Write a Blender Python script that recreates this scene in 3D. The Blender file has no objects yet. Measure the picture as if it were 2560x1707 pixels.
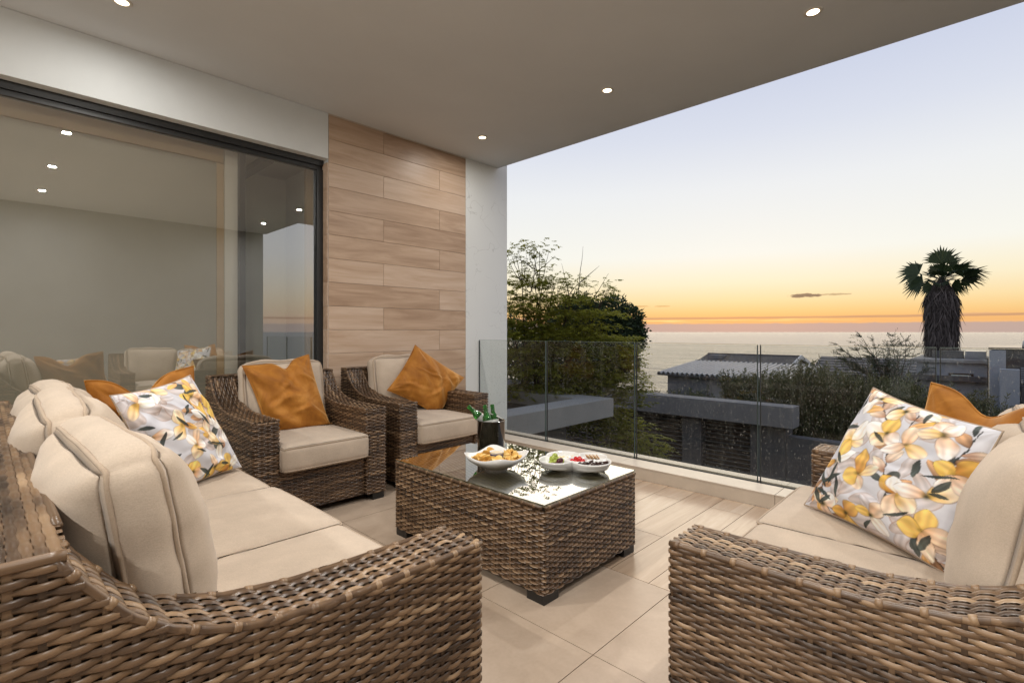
import bpy, math, random
import numpy as np
from math import radians, pi, sin, cos

rng = np.random.default_rng(7)
random.seed(7)
sc = bpy.context.scene
C = sc.collection

# ------------------------------------------------------------------ camera
CAMH = 1.18
YAW = radians(43.7)                    # the seaward axis (+X) lies 43.7 degrees right of the view axis
cam_d = bpy.data.cameras.new('camera')
cam = bpy.data.objects.new('camera', cam_d)
C.objects.link(cam)
cam.location = (0, 0, CAMH)
cam.rotation_euler = (pi / 2, 0, YAW - pi / 2)
cam_d.sensor_width = 36
cam_d.lens = 17.806
cam_d.shift_y = -0.0096
cam_d.clip_start = 0.02
cam_d.clip_end = 200000
sc.camera = cam

# ------------------------------------------------------------------ render / colour
sc.render.engine = 'CYCLES'
sc.cycles.use_denoising = True
try:
    sc.cycles.denoiser = 'OPENIMAGEDENOISE'
except Exception:
    pass
sc.cycles.max_bounces = 8
sc.cycles.diffuse_bounces = 4
sc.cycles.glossy_bounces = 4
sc.cycles.transparent_max_bounces = 24
sc.cycles.caustics_reflective = False
sc.cycles.caustics_refractive = False
sc.cycles.sample_clamp_indirect = 6
sc.view_settings.view_transform = 'Standard'
sc.view_settings.look = 'None'
sc.view_settings.gamma = 1
sc.view_settings.exposure = 0.0


def srgb(r, g, b):
    def f(c):
        c /= 255.0
        return c / 12.92 if c <= 0.04045 else ((c + 0.055) / 1.055) ** 2.4
    return (f(r), f(g), f(b), 1.0)


# ------------------------------------------------------------------ world: dusk sky
SUN_AZ = radians(19.5)                 # from +X towards +Y
SUN_EL = radians(1.6)
w = bpy.data.worlds.new('World')
sc.world = w
w.use_nodes = True
nt = w.node_tree
nt.nodes.clear()


def N(tree, typ, **kw):
    n = tree.nodes.new(typ)
    for k, v in kw.items():
        setattr(n, k, v)
    return n


def math_(tree, op, a=None, b=None, c=None, clamp=False):
    n = N(tree, 'ShaderNodeMath', operation=op)
    n.use_clamp = clamp
    for i, x in enumerate((a, b, c)):
        if x is None:
            continue
        if isinstance(x, (int, float)):
            n.inputs[i].default_value = x
        else:
            tree.links.new(x, n.inputs[i])
    return n.outputs[0]


def mixc(tree, f, a, b, blend='MIX'):
    n = N(tree, 'ShaderNodeMix', data_type='RGBA', blend_type=blend)
    for i, x in ((0, f), (6, a), (7, b)):
        if isinstance(x, (int, float, tuple)):
            n.inputs[i].default_value = x
        else:
            tree.links.new(x, n.inputs[i])
    return n.outputs[2]


def ramp(tree, f, stops, interp='LINEAR'):
    n = N(tree, 'ShaderNodeValToRGB')
    n.color_ramp.interpolation = interp
    els = n.color_ramp.elements
    while len(els) < len(stops):
        els.new(0.5)
    for e, (p, c) in zip(els, stops):
        e.position = p
        e.color = c
    tree.links.new(f, n.inputs[0])
    return n.outputs[0]


def smooth(tree, x, lo, hi):
    n = N(tree, 'ShaderNodeMapRange', interpolation_type='SMOOTHSTEP')
    tree.links.new(x, n.inputs[0])
    n.inputs[1].default_value = lo
    n.inputs[2].default_value = hi
    return n.outputs[0]


def noise(tree, vec, scale, detail=4, rough=0.5, dist=0.0):
    n = N(tree, 'ShaderNodeTexNoise')
    n.inputs['Scale'].default_value = scale
    n.inputs['Detail'].default_value = detail
    n.inputs['Roughness'].default_value = rough
    n.inputs['Distortion'].default_value = dist
    if vec is not None:
        tree.links.new(vec, n.inputs['Vector'])
    return n.outputs['Fac']


def comb(tree, x, y, z):
    n = N(tree, 'ShaderNodeCombineXYZ')
    for i, v in enumerate((x, y, z)):
        if isinstance(v, (int, float)):
            n.inputs[i].default_value = v
        else:
            tree.links.new(v, n.inputs[i])
    return n.outputs[0]


tc = N(nt, 'ShaderNodeTexCoord')
sp = N(nt, 'ShaderNodeSeparateXYZ')
nt.links.new(tc.outputs['Generated'], sp.inputs[0])
sx, sy, sz = sp.outputs
hor = math_(nt, 'SQRT', math_(nt, 'ADD', math_(nt, 'MULTIPLY', sx, sx), math_(nt, 'MULTIPLY', sy, sy)))
el = math_(nt, 'DIVIDE', sz, math_(nt, 'MAXIMUM', hor, 0.02))
az = math_(nt, 'ARCTAN2', sy, sx)
elr = math_(nt, 'DIVIDE', el, 1.6, clamp=True)


def pos(t):
    return min(1.0, t / 1.6)


warm = ramp(nt, elr, [
    (0.0, srgb(236, 192, 150)), (pos(0.020), srgb(246, 186, 118)), (pos(0.036), srgb(251, 208, 140)),
    (pos(0.056), srgb(253, 226, 172)), (pos(0.088), srgb(253, 241, 208)), (pos(0.140), srgb(250, 249, 240)),
    (pos(0.26), srgb(240, 242, 244)), (pos(0.36), srgb(222, 227, 240)), (pos(0.52), srgb(200, 208, 232)),
    (pos(0.75), srgb(190, 200, 227)), (1.0, srgb(178, 190, 222))])
cool = ramp(nt, elr, [
    (0.0, srgb(206, 196, 200)), (pos(0.06), srgb(224, 210, 206)), (pos(0.16), srgb(230, 224, 228)),
    (pos(0.36), srgb(216, 220, 236)), (pos(0.75), srgb(194, 203, 228)), (1.0, srgb(178, 190, 222))])
sd = (cos(SUN_AZ), sin(SUN_AZ))
dotv = math_(nt, 'DIVIDE', math_(nt, 'ADD', math_(nt, 'MULTIPLY', sx, sd[0]), math_(nt, 'MULTIPLY', sy, sd[1])),
             math_(nt, 'MAXIMUM', hor, 0.02))
glow = smooth(nt, dotv, -0.7, 0.75)
base = mixc(nt, glow, cool, warm)
# horizon cloud bank with a lumpy top
azv = comb(nt, math_(nt, 'MULTIPLY', az, 40.0), 0.0, 0.0)
n1 = noise(nt, azv, 1.0, 5, 0.6)
top = math_(nt, 'ADD', math_(nt, 'MULTIPLY', n1, 0.006), 0.0115)
bank = smooth(nt, math_(nt, 'SUBTRACT', top, el), -0.0012, 0.0015)
base = mixc(nt, math_(nt, 'MULTIPLY', bank, 0.92), base, srgb(190, 170, 163))
# thin streak above the bank
st_v = comb(nt, math_(nt, 'MULTIPLY', az, 7.0), math_(nt, 'MULTIPLY', el, 420.0), 0.0)
n2 = noise(nt, st_v, 1.0, 3, 0.55)
n3 = noise(nt, comb(nt, math_(nt, 'MULTIPLY', az, 16.0), 0.0, 5.0), 1.0, 4, 0.6)
sc_el = math_(nt, 'ADD', math_(nt, 'MULTIPLY', n3, 0.0016), 0.0238)
dst = math_(nt, 'ABSOLUTE', math_(nt, 'SUBTRACT', el, sc_el))
streak = math_(nt, 'MULTIPLY', smooth(nt, math_(nt, 'MULTIPLY', dst, -1.0), -0.0026, -0.0008), smooth(nt, n2, 0.30, 0.46))
base = mixc(nt, math_(nt, 'MULTIPLY', streak, 0.72), base, srgb(190, 146, 122))
zone2 = math_(nt, 'MULTIPLY', smooth(nt, el, 0.0155, 0.019), smooth(nt, math_(nt, 'MULTIPLY', el, -1.0), -0.0240, -0.0205))
st2 = comb(nt, math_(nt, 'MULTIPLY', az, 9.0), math_(nt, 'MULTIPLY', el, 700.0), 3.7)
gleam = math_(nt, 'MULTIPLY', math_(nt, 'MULTIPLY', smooth(nt, noise(nt, st2, 1.0, 2), 0.54, 0.62), zone2), smooth(nt, dotv, 0.955, 0.995))
base = mixc(nt, gleam, base, srgb(255, 226, 150))


def cloudlet(base, caz, cel, wa, we, col, k):
    da = math_(nt, 'DIVIDE', math_(nt, 'SUBTRACT', az, caz), wa)
    de = math_(nt, 'DIVIDE', math_(nt, 'SUBTRACT', el, cel), we)
    r = math_(nt, 'ADD', math_(nt, 'MULTIPLY', da, da), math_(nt, 'MULTIPLY', de, de))
    v = comb(nt, math_(nt, 'MULTIPLY', az, 90.0), math_(nt, 'MULTIPLY', el, 330.0), caz * 9)
    r = math_(nt, 'ADD', r, math_(nt, 'MULTIPLY', math_(nt, 'SUBTRACT', noise(nt, v, 1.0, 4, 0.6), 0.5), 2.6))
    m = math_(nt, 'MULTIPLY', smooth(nt, math_(nt, 'MULTIPLY', r, -1.0), -0.9, -0.25), k)
    return mixc(nt, m, base, col)


base = cloudlet(base, radians(13.6), 0.0615, 0.030, 0.0042, srgb(126, 112, 100), 0.95)
base = cloudlet(base, radians(11.2), 0.0622, 0.024, 0.0022, srgb(176, 152, 120), 0.7)
base = cloudlet(base, radians(29.5), 0.0480, 0.020, 0.0016, srgb(214, 170, 112), 0.7)
base = cloudlet(base, radians(27.2), 0.0480, 0.016, 0.0016, srgb(214, 170, 112), 0.7)
base = cloudlet(base, radians(1.5), 0.0270, 0.040, 0.0012, srgb(222, 176, 140), 0.6)

nish = N(nt, 'ShaderNodeTexSky', sky_type='NISHITA')
nish.sun_disc = False
nish.sun_elevation = SUN_EL
nish.sun_rotation = pi / 2 - SUN_AZ
nish.altitude = 60
bg1 = N(nt, 'ShaderNodeBackground')
nt.links.new(base, bg1.inputs[0])
bg1.inputs[1].default_value = 0.97
bg2 = N(nt, 'ShaderNodeBackground')
nt.links.new(nish.outputs[0], bg2.inputs[0])
bg2.inputs[1].default_value = 0.005
add = N(nt, 'ShaderNodeAddShader')
nt.links.new(bg1.outputs[0], add.inputs[0])
nt.links.new(bg2.outputs[0], add.inputs[1])
out = N(nt, 'ShaderNodeOutputWorld')
nt.links.new(add.outputs[0], out.inputs[0])

# ------------------------------------------------------------------ sun: the afterglow at the horizon
sl = bpy.data.lights.new('sun', 'SUN')
sl.energy = 1.4
sl.angle = radians(60)
sl.color = (1.0, 0.78, 0.52)
so = bpy.data.objects.new('sun', sl)
C.objects.link(so)
sel = radians(7)
import mathutils
so.rotation_euler = mathutils.Vector((-cos(sel) * cos(SUN_AZ), -cos(sel) * sin(SUN_AZ), -sin(sel))).to_track_quat('-Z', 'Y').to_euler()

LAMP_COL = (1.0, 0.965, 0.91)


# ================================================================== helpers
class MB:
    """collects vertices / quads / triangles into one mesh"""

    def __init__(self):
        self.v, self.f, self.t, self.n = [], [], [], 0

    def add(self, V, F, tone=0.5):
        V = np.asarray(V, float).reshape(-1, 3)
        F = [np.asarray(x, int) for x in (F if isinstance(F, (list, tuple)) and len(F) and not np.isscalar(F[0]) and np.ndim(F[0]) == 2 else [F])]
        for a in F:
            if a.size:
                self.f.append(a + self.n)
        self.v.append(V)
        self.t.append(np.full(len(V), tone, float) if np.isscalar(tone) else np.asarray(tone, float))
        self.n += len(V)

    def box(self, x0, x1, y0, y1, z0, z1, tone=0.5):
        V = [(x, y, z) for z in (z0, z1) for y in (y0, y1) for x in (x0, x1)]
        self.add(V, np.array([(0, 2, 3, 1), (4, 5, 7, 6), (0, 1, 5, 4), (2, 6, 7, 3), (0, 4, 6, 2), (1, 3, 7, 5)]), tone)

    def prism(self, poly, axis, a0, a1, tone=0.5):
        """poly: 2D outline; extruded along axis 'x','y','z' between a0 and a1"""
        n = len(poly)
        def p3(p, a):
            return {'x': (a, p[0], p[1]), 'y': (p[0], a, p[1]), 'z': (p[0], p[1], a)}[axis]
        V = [p3(p, a0) for p in poly] + [p3(p, a1) for p in poly]
        self.add(V, [np.array([(i, (i + 1) % n, n + (i + 1) % n, n + i) for i in range(n)]),
                     np.array([list(range(n))[::-1]]), np.array([list(range(n, 2 * n))])], tone)

    def tube(self, pts, r, seg=6, tone=0.5, cap=True):
        pts = np.asarray(pts, float)
        n = len(pts)
        r = np.full(n, r, float) if np.isscalar(r) else np.asarray(r, float)
        d = np.gradient(pts, axis=0)
        d /= np.linalg.norm(d, axis=1)[:, None] + 1e-12
        up = np.array([0, 0, 1.0]) if abs(d[0, 2]) < 0.9 else np.array([1.0, 0, 0])
        a = np.cross(d, up)
        a /= np.linalg.norm(a, axis=1)[:, None] + 1e-9
        b = np.cross(d, a)
        th = np.arange(seg) * 2 * pi / seg
        V = pts[:, None] + r[:, None, None] * (a[:, None] * np.cos(th)[None, :, None] + b[:, None] * np.sin(th)[None, :, None])
        i = np.arange(n - 1)[:, None] * seg
        k = np.arange(seg)[None]
        k2 = (k + 1) % seg
        F = np.stack([i + k, i + k2, i + seg + k2, i + seg + k], -1).reshape(-1, 4)
        fs = [F]
        if cap:
            fs += [np.array([np.arange(seg)[::-1]]), np.array([np.arange(seg) + (n - 1) * seg])]
        tt = tone if np.isscalar(tone) else np.repeat(np.asarray(tone), seg)
        self.add(V, fs, tt)

    def lathe(self, prof, seg=32, cx=0, cy=0, tone=0.5, sq=None):
        prof = np.asarray(prof, float)
        th = np.arange(seg) * 2 * pi / seg
        V = np.stack([np.broadcast_to(prof[:, 0][:, None] * np.cos(th) + cx, (len(prof), seg)),
                      np.broadcast_to(prof[:, 0][:, None] * np.sin(th) + cy, (len(prof), seg)),
                      np.broadcast_to(prof[:, 1][:, None], (len(prof), seg))], -1)
        i = np.arange(len(prof) - 1)[:, None] * seg
        k = np.arange(seg)[None]
        F = np.stack([i + k, i + (k + 1) % seg, i + seg + (k + 1) % seg, i + seg + k], -1).reshape(-1, 4)
        self.add(V, F, tone)

    def grid(self, P, tone=0.5, closed=False):
        P = np.asarray(P, float)
        a, b = P.shape[:2]
        i = np.arange(a - 1)[:, None] * b
        k = np.arange(b if closed else b - 1)[None]
        k2 = (k + 1) % b
        F = np.stack([i + k, i + k2, i + b + k2, i + b + k], -1).reshape(-1, 4)
        self.add(P, F, tone if np.isscalar(tone) else np.asarray(tone).reshape(-1))

    def mesh(self, name, mat, smooth_=False, cols=None):
        me = bpy.data.meshes.new(name)
        V = np.concatenate(self.v) if self.v else np.zeros((0, 3))
        sizes, idx = [], []
        for a in self.f:
            sizes.append(np.full(len(a), a.shape[1]))
            idx.append(a.reshape(-1))
        sizes = np.concatenate(sizes)
        idx = np.concatenate(idx)
        me.vertices.add(len(V))
        me.vertices.foreach_set('co', V.astype(np.float32).reshape(-1))
        me.loops.add(len(idx))
        me.loops.foreach_set('vertex_index', idx.astype(np.int32))
        me.polygons.add(len(sizes))
        st = np.concatenate([[0], np.cumsum(sizes)[:-1]])
        me.polygons.foreach_set('loop_start', st.astype(np.int32))
        me.polygons.foreach_set('loop_total', sizes.astype(np.int32))
        at = me.attributes.new('tone', 'FLOAT', 'POINT')
        at.data.foreach_set('value', np.concatenate(self.t).astype(np.float32))
        if cols is not None:
            ca = me.attributes.new('print', 'FLOAT_COLOR', 'POINT')
            ca.data.foreach_set('color', np.asarray(cols, np.float32).reshape(-1))
        me.update(calc_edges=True)
        me.validate()
        me.polygons.foreach_set('use_smooth', np.full(len(me.polygons), smooth_))
        if mat is not None:
            me.materials.append(mat)
        return me

    def build(self, name, mat, parent=None, smooth_=False, loc=None, cols=None):
        o = bpy.data.objects.new(name, self.mesh(name, mat, smooth_, cols))
        C.objects.link(o)
        if parent is not None:
            o.parent = parent
        if loc is not None:
            o.location = loc
        return o


def tag(o, label=None, cat=None, group=None, kind=None):
    if label: o['label'] = label
    if cat: o['category'] = cat
    if group: o['group'] = group
    if kind: o['kind'] = kind
    return o


def thing(name, label, cat, loc=(0, 0, 0), rz=0.0, group=None):
    o = bpy.data.objects.new(name, None)
    o.empty_display_size = 0.1
    C.objects.link(o)
    o.location = loc
    o.rotation_euler = (0, 0, rz)
    return tag(o, label, cat, group)


def copy_tree(o, parent=None):
    c = o.copy()
    C.objects.link(c)
    if parent is not None:
        c.parent = parent
    for ch in list(o.children):
        copy_tree(ch, c)
    return c


def bevel(o, wdt=0.004, seg=2):
    m = o.modifiers.new('bevel', 'BEVEL')
    m.width = wdt
    m.segments = seg
    m.limit_method = 'ANGLE'
    return o


def boxobj(name, mat, x0, x1, y0, y1, z0, z1, parent=None, bev=0.0):
    """a box whose origin sits at its centre"""
    c = ((x0 + x1) / 2, (y0 + y1) / 2, (z0 + z1) / 2)
    m = MB()
    m.box(x0 - c[0], x1 - c[0], y0 - c[1], y1 - c[1], z0 - c[2], z1 - c[2])
    o = m.build(name, mat, parent, loc=c)
    if bev:
        bevel(o, bev)
    return o


# ================================================================== materials
def newmat(name):
    m = bpy.data.materials.new(name)
    m.use_nodes = True
    t = m.node_tree
    return m, t, t.nodes['Principled BSDF'], t.nodes['Material Output']


def bump(t, b, h, strength=0.3, dist=0.002):
    n = N(t, 'ShaderNodeBump')
    n.inputs['Strength'].default_value = strength
    n.inputs['Distance'].default_value = dist
    t.links.new(h, n.inputs['Height'])
    t.links.new(n.outputs[0], b.inputs['Normal'])


def objco(t, scale=(1, 1, 1), rand=False):
    c = N(t, 'ShaderNodeTexCoord')
    mp = N(t, 'ShaderNodeMapping')
    mp.inputs['Scale'].default_value = scale
    t.links.new(c.outputs['Object'], mp.inputs[0])
    if rand:
        oi = N(t, 'ShaderNodeObjectInfo')
        v = comb(t, math_(t, 'MULTIPLY', oi.outputs['Random'], 37.0), math_(t, 'MULTIPLY', oi.outputs['Random'], 91.0), math_(t, 'MULTIPLY', oi.outputs['Random'], 53.0))
        t.links.new(v, mp.inputs['Location'])
    return mp.outputs[0]


def simple(name, col, rough=0.6, var=0.12, scale=6.0, bmp=0.0, bscale=80.0, metal=0.0, spec=0.5):
    """a paint-like material with faint mottling"""
    m, t, b, _ = newmat(name)
    v = objco(t)
    f = noise(t, v, scale, 5, 0.6)
    lo = tuple(c * (1 - var) for c in col[:3]) + (1,)
    hi = tuple(min(1, c * (1 + var)) for c in col[:3]) + (1,)
    t.links.new(ramp(t, f, [(0.3, lo), (0.7, hi)]), b.inputs['Base Color'])
    b.inputs['Roughness'].default_value = rough
    b.inputs['Metallic'].default_value = metal
    b.inputs['Specular IOR Level'].default_value = spec
    if bmp:
        bump(t, b, noise(t, v, bscale, 3), bmp, 0.003)
    return m


def tone_mat(name, stops, rough=0.5, spec=0.5, translucent=0.0):
    m, t, b, o = newmat(name)
    a = N(t, 'ShaderNodeAttribute', attribute_name='tone')
    col = ramp(t, a.outputs['Fac'], stops)
    t.links.new(col, b.inputs['Base Color'])
    b.inputs['Roughness'].default_value = rough
    b.inputs['Specular IOR Level'].default_value = spec
    if translucent:
        tr = N(t, 'ShaderNodeBsdfTranslucent')
        t.links.new(col, tr.inputs[0])
        mx = N(t, 'ShaderNodeMixShader')
        mx.inputs[0].default_value = translucent
        t.links.new(b.outputs[0], mx.inputs[1])
        t.links.new(tr.outputs[0], mx.inputs[2])
        t.links.new(mx.outputs[0], o.inputs[0])
    return m


M = {}
M['wicker'] = tone_mat('wicker', [(0.0, (0.034, 0.019, 0.011, 1)), (0.35, (0.096, 0.057, 0.033, 1)), (0.65, (0.200, 0.122, 0.067, 1)), (1.0, (0.35, 0.235, 0.14, 1))], 0.32, 0.5)
M['core'] = simple('wicker_core', (0.034, 0.023, 0.016), 0.8)  # dark filler behind the weave, coloured so the gaps read as shade
M['foot'] = simple('foot_plastic', (0.012, 0.012, 0.012), 0.4)


def fabric(name, col, var=0.10):
    m, t, b, _ = newmat(name)
    v = objco(t)
    big = noise(t, v, 7, 4, 0.6)
    fine = noise(t, objco(t, (1, 1, 0.25)), 420, 2, 0.7)
    fine2 = noise(t, objco(t, (0.2, 1, 1)), 380, 2, 0.7)
    ff = math_(t, 'MULTIPLY', math_(t, 'ADD', fine, fine2), 0.5)
    mixf = math_(t, 'ADD', math_(t, 'MULTIPLY', big, 0.45), math_(t, 'MULTIPLY', ff, 0.55))
    lo = tuple(c * (1 - 2 * var) for c in col) + (1,)
    hi = tuple(c * (1 + 2 * var) for c in col) + (1,)
    t.links.new(ramp(t, mixf, [(0.3, lo), (0.7, hi)]), b.inputs['Base Color'])
    b.inputs['Roughness'].default_value = 0.95
    b.inputs['Specular IOR Level'].default_value = 0.15
    b.inputs['Sheen Weight'].default_value = 0.15
    bump(t, b, ff, 0.35, 0.0015)
    return m


M['fabric'] = fabric('beige_fabric', (0.49, 0.40, 0.315))
M['piping'] = fabric('piping_fabric', (0.40, 0.31, 0.23))

m, t, b, _ = newmat('orange_velvet')
v = objco(t)
f = noise(t, v, 5, 6, 0.6, 0.7)
t.links.new(ramp(t, f, [(0.26, (0.20, 0.064, 0.009, 1)), (0.5, (0.37, 0.145, 0.022, 1)), (0.74, (0.60, 0.28, 0.062, 1))]), b.inputs['Base Color'])  # crushed nap's sheen highlights and dark folds mixed into the colour
b.inputs['Roughness'].default_value = 0.6
b.inputs['Specular IOR Level'].default_value = 0.2
b.inputs['Sheen Weight'].default_value = 0.9
b.inputs['Sheen Tint'].default_value = (1.0, 0.66, 0.30, 1)
b.inputs['Sheen Roughness'].default_value = 0.35
bump(t, b, noise(t, v, 260, 2), 0.2, 0.001)
M['velvet'] = m

m, t, b, _ = newmat('floral_print')
a = N(t, 'ShaderNodeAttribute', attribute_name='print')
t.links.new(a.outputs['Color'], b.inputs['Base Color'])
b.inputs['Roughness'].default_value = 0.9
b.inputs['Specular IOR Level'].default_value = 0.15
bump(t, b, noise(t, objco(t), 500, 2), 0.15, 0.001)
M['floral'] = m

M['white_wall'] = simple('white_plaster', (0.72, 0.75, 0.755), 0.85, 0.03, 3.0, 0.15, 120)
M['ceiling'] = simple('ceiling_paint', (0.655, 0.675, 0.69), 0.9, 0.03, 1.5, 0.1, 150)
M['grey_wall'] = simple('grey_plaster', (0.24, 0.24, 0.235), 0.85, 0.07, 2.0, 0.2, 90)
M['black_metal'] = simple('black_aluminium', (0.018, 0.019, 0.020), 0.38, 0.1)
M['grout'] = simple('grout', (0.16, 0.13, 0.11), 0.9)


def wood(name, cols, along, rough=0.35, spec=0.5):
    m, t, b, _ = newmat(name)
    sc1 = [9.0, 9.0, 9.0]; sc1[along] = 1.1
    sc2 = [46.0, 46.0, 46.0]; sc2[along] = 2.2
    va = objco(t, tuple(sc1), True)
    vb = objco(t, tuple(sc2), True)
    n1 = noise(t, va, 1.0, 5, 0.6, 1.2)
    n2 = noise(t, vb, 1.0, 3, 0.6, 0.4)
    oi = N(t, 'ShaderNodeObjectInfo')
    f = math_(t, 'ADD', math_(t, 'ADD', math_(t, 'MULTIPLY', n1, 0.62), math_(t, 'MULTIPLY', n2, 0.22)),
              math_(t, 'MULTIPLY', math_(t, 'SUBTRACT', oi.outputs['Random'], 0.5), 0.20))
    t.links.new(ramp(t, f, [(0.22, cols[0]), (0.42, cols[1]), (0.64, cols[2])]), b.inputs['Base Color'])
    b.inputs['Roughness'].default_value = rough
    b.inputs['Specular IOR Level'].default_value = spec
    bump(t, b, n2, 0.12, 0.001)
    return m


M['wall_tile'] = wood('wood_look_wall_tile', [(0.35, 0.225, 0.145, 1), (0.52, 0.365, 0.255, 1), (0.65, 0.50, 0.385, 1)], 0, 0.42)
M['plank'] = wood('wood_look_floor_plank', [(0.36, 0.25, 0.17, 1), (0.49, 0.365, 0.26, 1), (0.60, 0.49, 0.385, 1)], 0, 0.22, 0.8)

m, t, b, _ = newmat('stone_floor_tile')
v = objco(t, (1, 1, 1), True)
f = math_(t, 'ADD', math_(t, 'MULTIPLY', noise(t, v, 5, 6, 0.65, 0.5), 0.8), math_(t, 'MULTIPLY', noise(t, v, 70, 3, 0.6), 0.2))
t.links.new(ramp(t, f, [(0.3, (0.40, 0.305, 0.225, 1)), (0.55, (0.48, 0.375, 0.285, 1)), (0.75, (0.54, 0.435, 0.34, 1))]), b.inputs['Base Color'])
b.inputs['Roughness'].default_value = 0.34
M['stone'] = m
M['kerb'] = simple('kerb_tile', (0.60, 0.52, 0.43), 0.4, 0.06, 8)


def glass(name, tint, refl=1.0, ior=1.5, dust=0.0, base_refl=0.0, gain=1.0):
    m, t, b, o = newmat(name)
    t.nodes.remove(b)
    tr = N(t, 'ShaderNodeBsdfTransparent')
    tr.inputs[0].default_value = tint
    gl = N(t, 'ShaderNodeBsdfGlossy')
    gl.inputs['Roughness'].default_value = 0.0
    gl.inputs['Color'].default_value = (refl * 0.94, refl * 0.97, refl, 1)
    fr = N(t, 'ShaderNodeFresnel')
    fr.inputs[0].default_value = ior
    fac = fr.outputs[0]
    if base_refl:
        fac = math_(t, 'MAXIMUM', fac, base_refl)
    if gain != 1.0:                    # both faces of the pane reflect
        fac = math_(t, 'MULTIPLY', fac, gain, clamp=True)
    geo = N(t, 'ShaderNodeNewGeometry')
    fac = math_(t, 'MULTIPLY', fac, math_(t, 'SUBTRACT', 1.0, geo.outputs['Backfacing']))
    mx = N(t, 'ShaderNodeMixShader')
    t.links.new(fac, mx.inputs[0])
    t.links.new(tr.outputs[0], mx.inputs[1])
    t.links.new(gl.outputs[0], mx.inputs[2])
    res = mx.outputs[0]
    if dust:
        df = N(t, 'ShaderNodeBsdfDiffuse')
        df.inputs[0].default_value = (0.6, 0.6, 0.57, 1)
        sp1 = noise(t, objco(t, (1, 1, 0.35)), 130, 2, 0.6)
        sp2 = noise(t, objco(t, (1, 1, 0.08)), 22, 4, 0.6)
        k = math_(t, 'ADD', math_(t, 'MULTIPLY', smooth(t, sp1, 0.63, 0.72), dust), math_(t, 'MULTIPLY', smooth(t, sp2, 0.5, 0.8), dust * 0.12))
        m2 = N(t, 'ShaderNodeMixShader')
        t.links.new(k, m2.inputs[0])
        t.links.new(res, m2.inputs[1])
        t.links.new(df.outputs[0], m2.inputs[2])
        res = m2.outputs[0]
    t.links.new(res, o.inputs[0])
    return m


M['table_glass'] = glass('table_glass', (0.84, 0.91, 0.88, 1), 1.0, 1.6, 0.0, 0.0, 2.5)
M['bal_glass'] = glass('balustrade_glass', (0.93, 0.945, 0.93, 1), 1.0, 1.4, 0.30, 0.0, 1.0)
M['door_glass'] = glass('tinted_door_glass', (0.95, 0.94, 0.90, 1), 1.0, 1.5, 0.0, 0.36)
M['glass_edge'] = simple('polished_glass_edge', (0.13, 0.18, 0.165), 0.15)
M['seal_edge'] = simple('seal_and_painted_edge', (0.012, 0.012, 0.012), 0.6)

m, t, b, _ = newmat('lamp_lens')
b.inputs['Base Color'].default_value = (0.9, 0.85, 0.75, 1)
b.inputs['Emission Color'].default_value = (1.0, 0.80, 0.52, 1)
b.inputs['Emission Strength'].default_value = 6.0
M['lens'] = m
M['lamp_ring'] = simple('lamp_trim', (0.70, 0.66, 0.60), 0.4)
M['ceramic'] = simple('white_ceramic', (0.80, 0.79, 0.77), 0.14, 0.01, 3)
M['steel'] = simple('dark_polished_steel', (0.15, 0.135, 0.125), 0.05, 0.02, 3, metal=1.0)

# ================================================================== the balcony
HC = 3.088
YW = 4.22
XB = 3.87

floor = boxobj('floor', M['grout'], -3.8, 3.63, -1.70, YW, -0.30, -0.006)
tag(floor, 'tiled balcony floor with stone squares and wood-look planks', None, None, 'structure')


def floor_piece(name, mat, x0, x1, y0, y1):
    g = 0.0018
    o = boxobj(name, mat, x0 + g, x1 - g, y0 + g, y1 - g, -0.005, 0.0)
    o.parent = floor
    o.location = tuple(np.array(o.location) - np.array(floor.location))
    return o


xe = 2.163
for i in range(10):
    x1 = xe - 0.62 * i
    x0 = max(-3.8, x1 - 0.62)
    for k in range(-5, 6):
        y0 = max(-1.70, 1.065 + 0.62 * k)
        y1 = min(YW, 1.065 + 0.62 * (k + 1))
        if y1 - y0 > 0.02 and x1 - x0 > 0.02:
            floor_piece('stone_tile', M['stone'], x0, x1, y0, y1)
for k in range(-14, 15):
    y0 = max(-1.70, 1.18 + 0.2085 * k)
    y1 = min(YW, 1.18 + 0.2085 * (k + 1))
    if y1 - y0 < 0.02:
        continue
    xs = [xe, 3.388, 3.63] if k % 2 == 0 else [xe, 2.704, 3.63]
    for a, bb in zip(xs[:-1], xs[1:]):
        floor_piece('plank', M['plank'], a, bb, y0, y1)

# kerb under the balustrade
kerb = thing('kerb', 'low tiled kerb running under the glass balustrade', 'kerb', (3.63, 0, 0))
kerb['kind'] = 'structure'
mb = MB(); mb.box(0.012, 0.35, -1.7, YW, -0.30, 0.088)
mb.build('kerb_core', M['grout'], kerb)
ys = [-1.7, -0.14, 1.06, 2.26, 3.46, YW]
for a, bb in zip(ys[:-1], ys[1:]):
    bevel(boxobj('cap_tile', M['kerb'], 0.0, 0.205, a + 0.0015, bb - 0.0015, 0.089, 0.10, kerb), 0.002)
    boxobj('riser_tile', M['kerb'], 0.001, 0.0115, a + 0.0015, bb - 0.0015, 0.0, 0.088, kerb)
    boxobj('outer_tile', M['kerb'], 0.262, 0.36, a + 0.0015, bb - 0.0015, 0.089, 0.104, kerb)
boxobj('channel', M['seal_edge'], 0.206, 0.261, -1.7, YW, 0.0885, 0.094, kerb)

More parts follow.
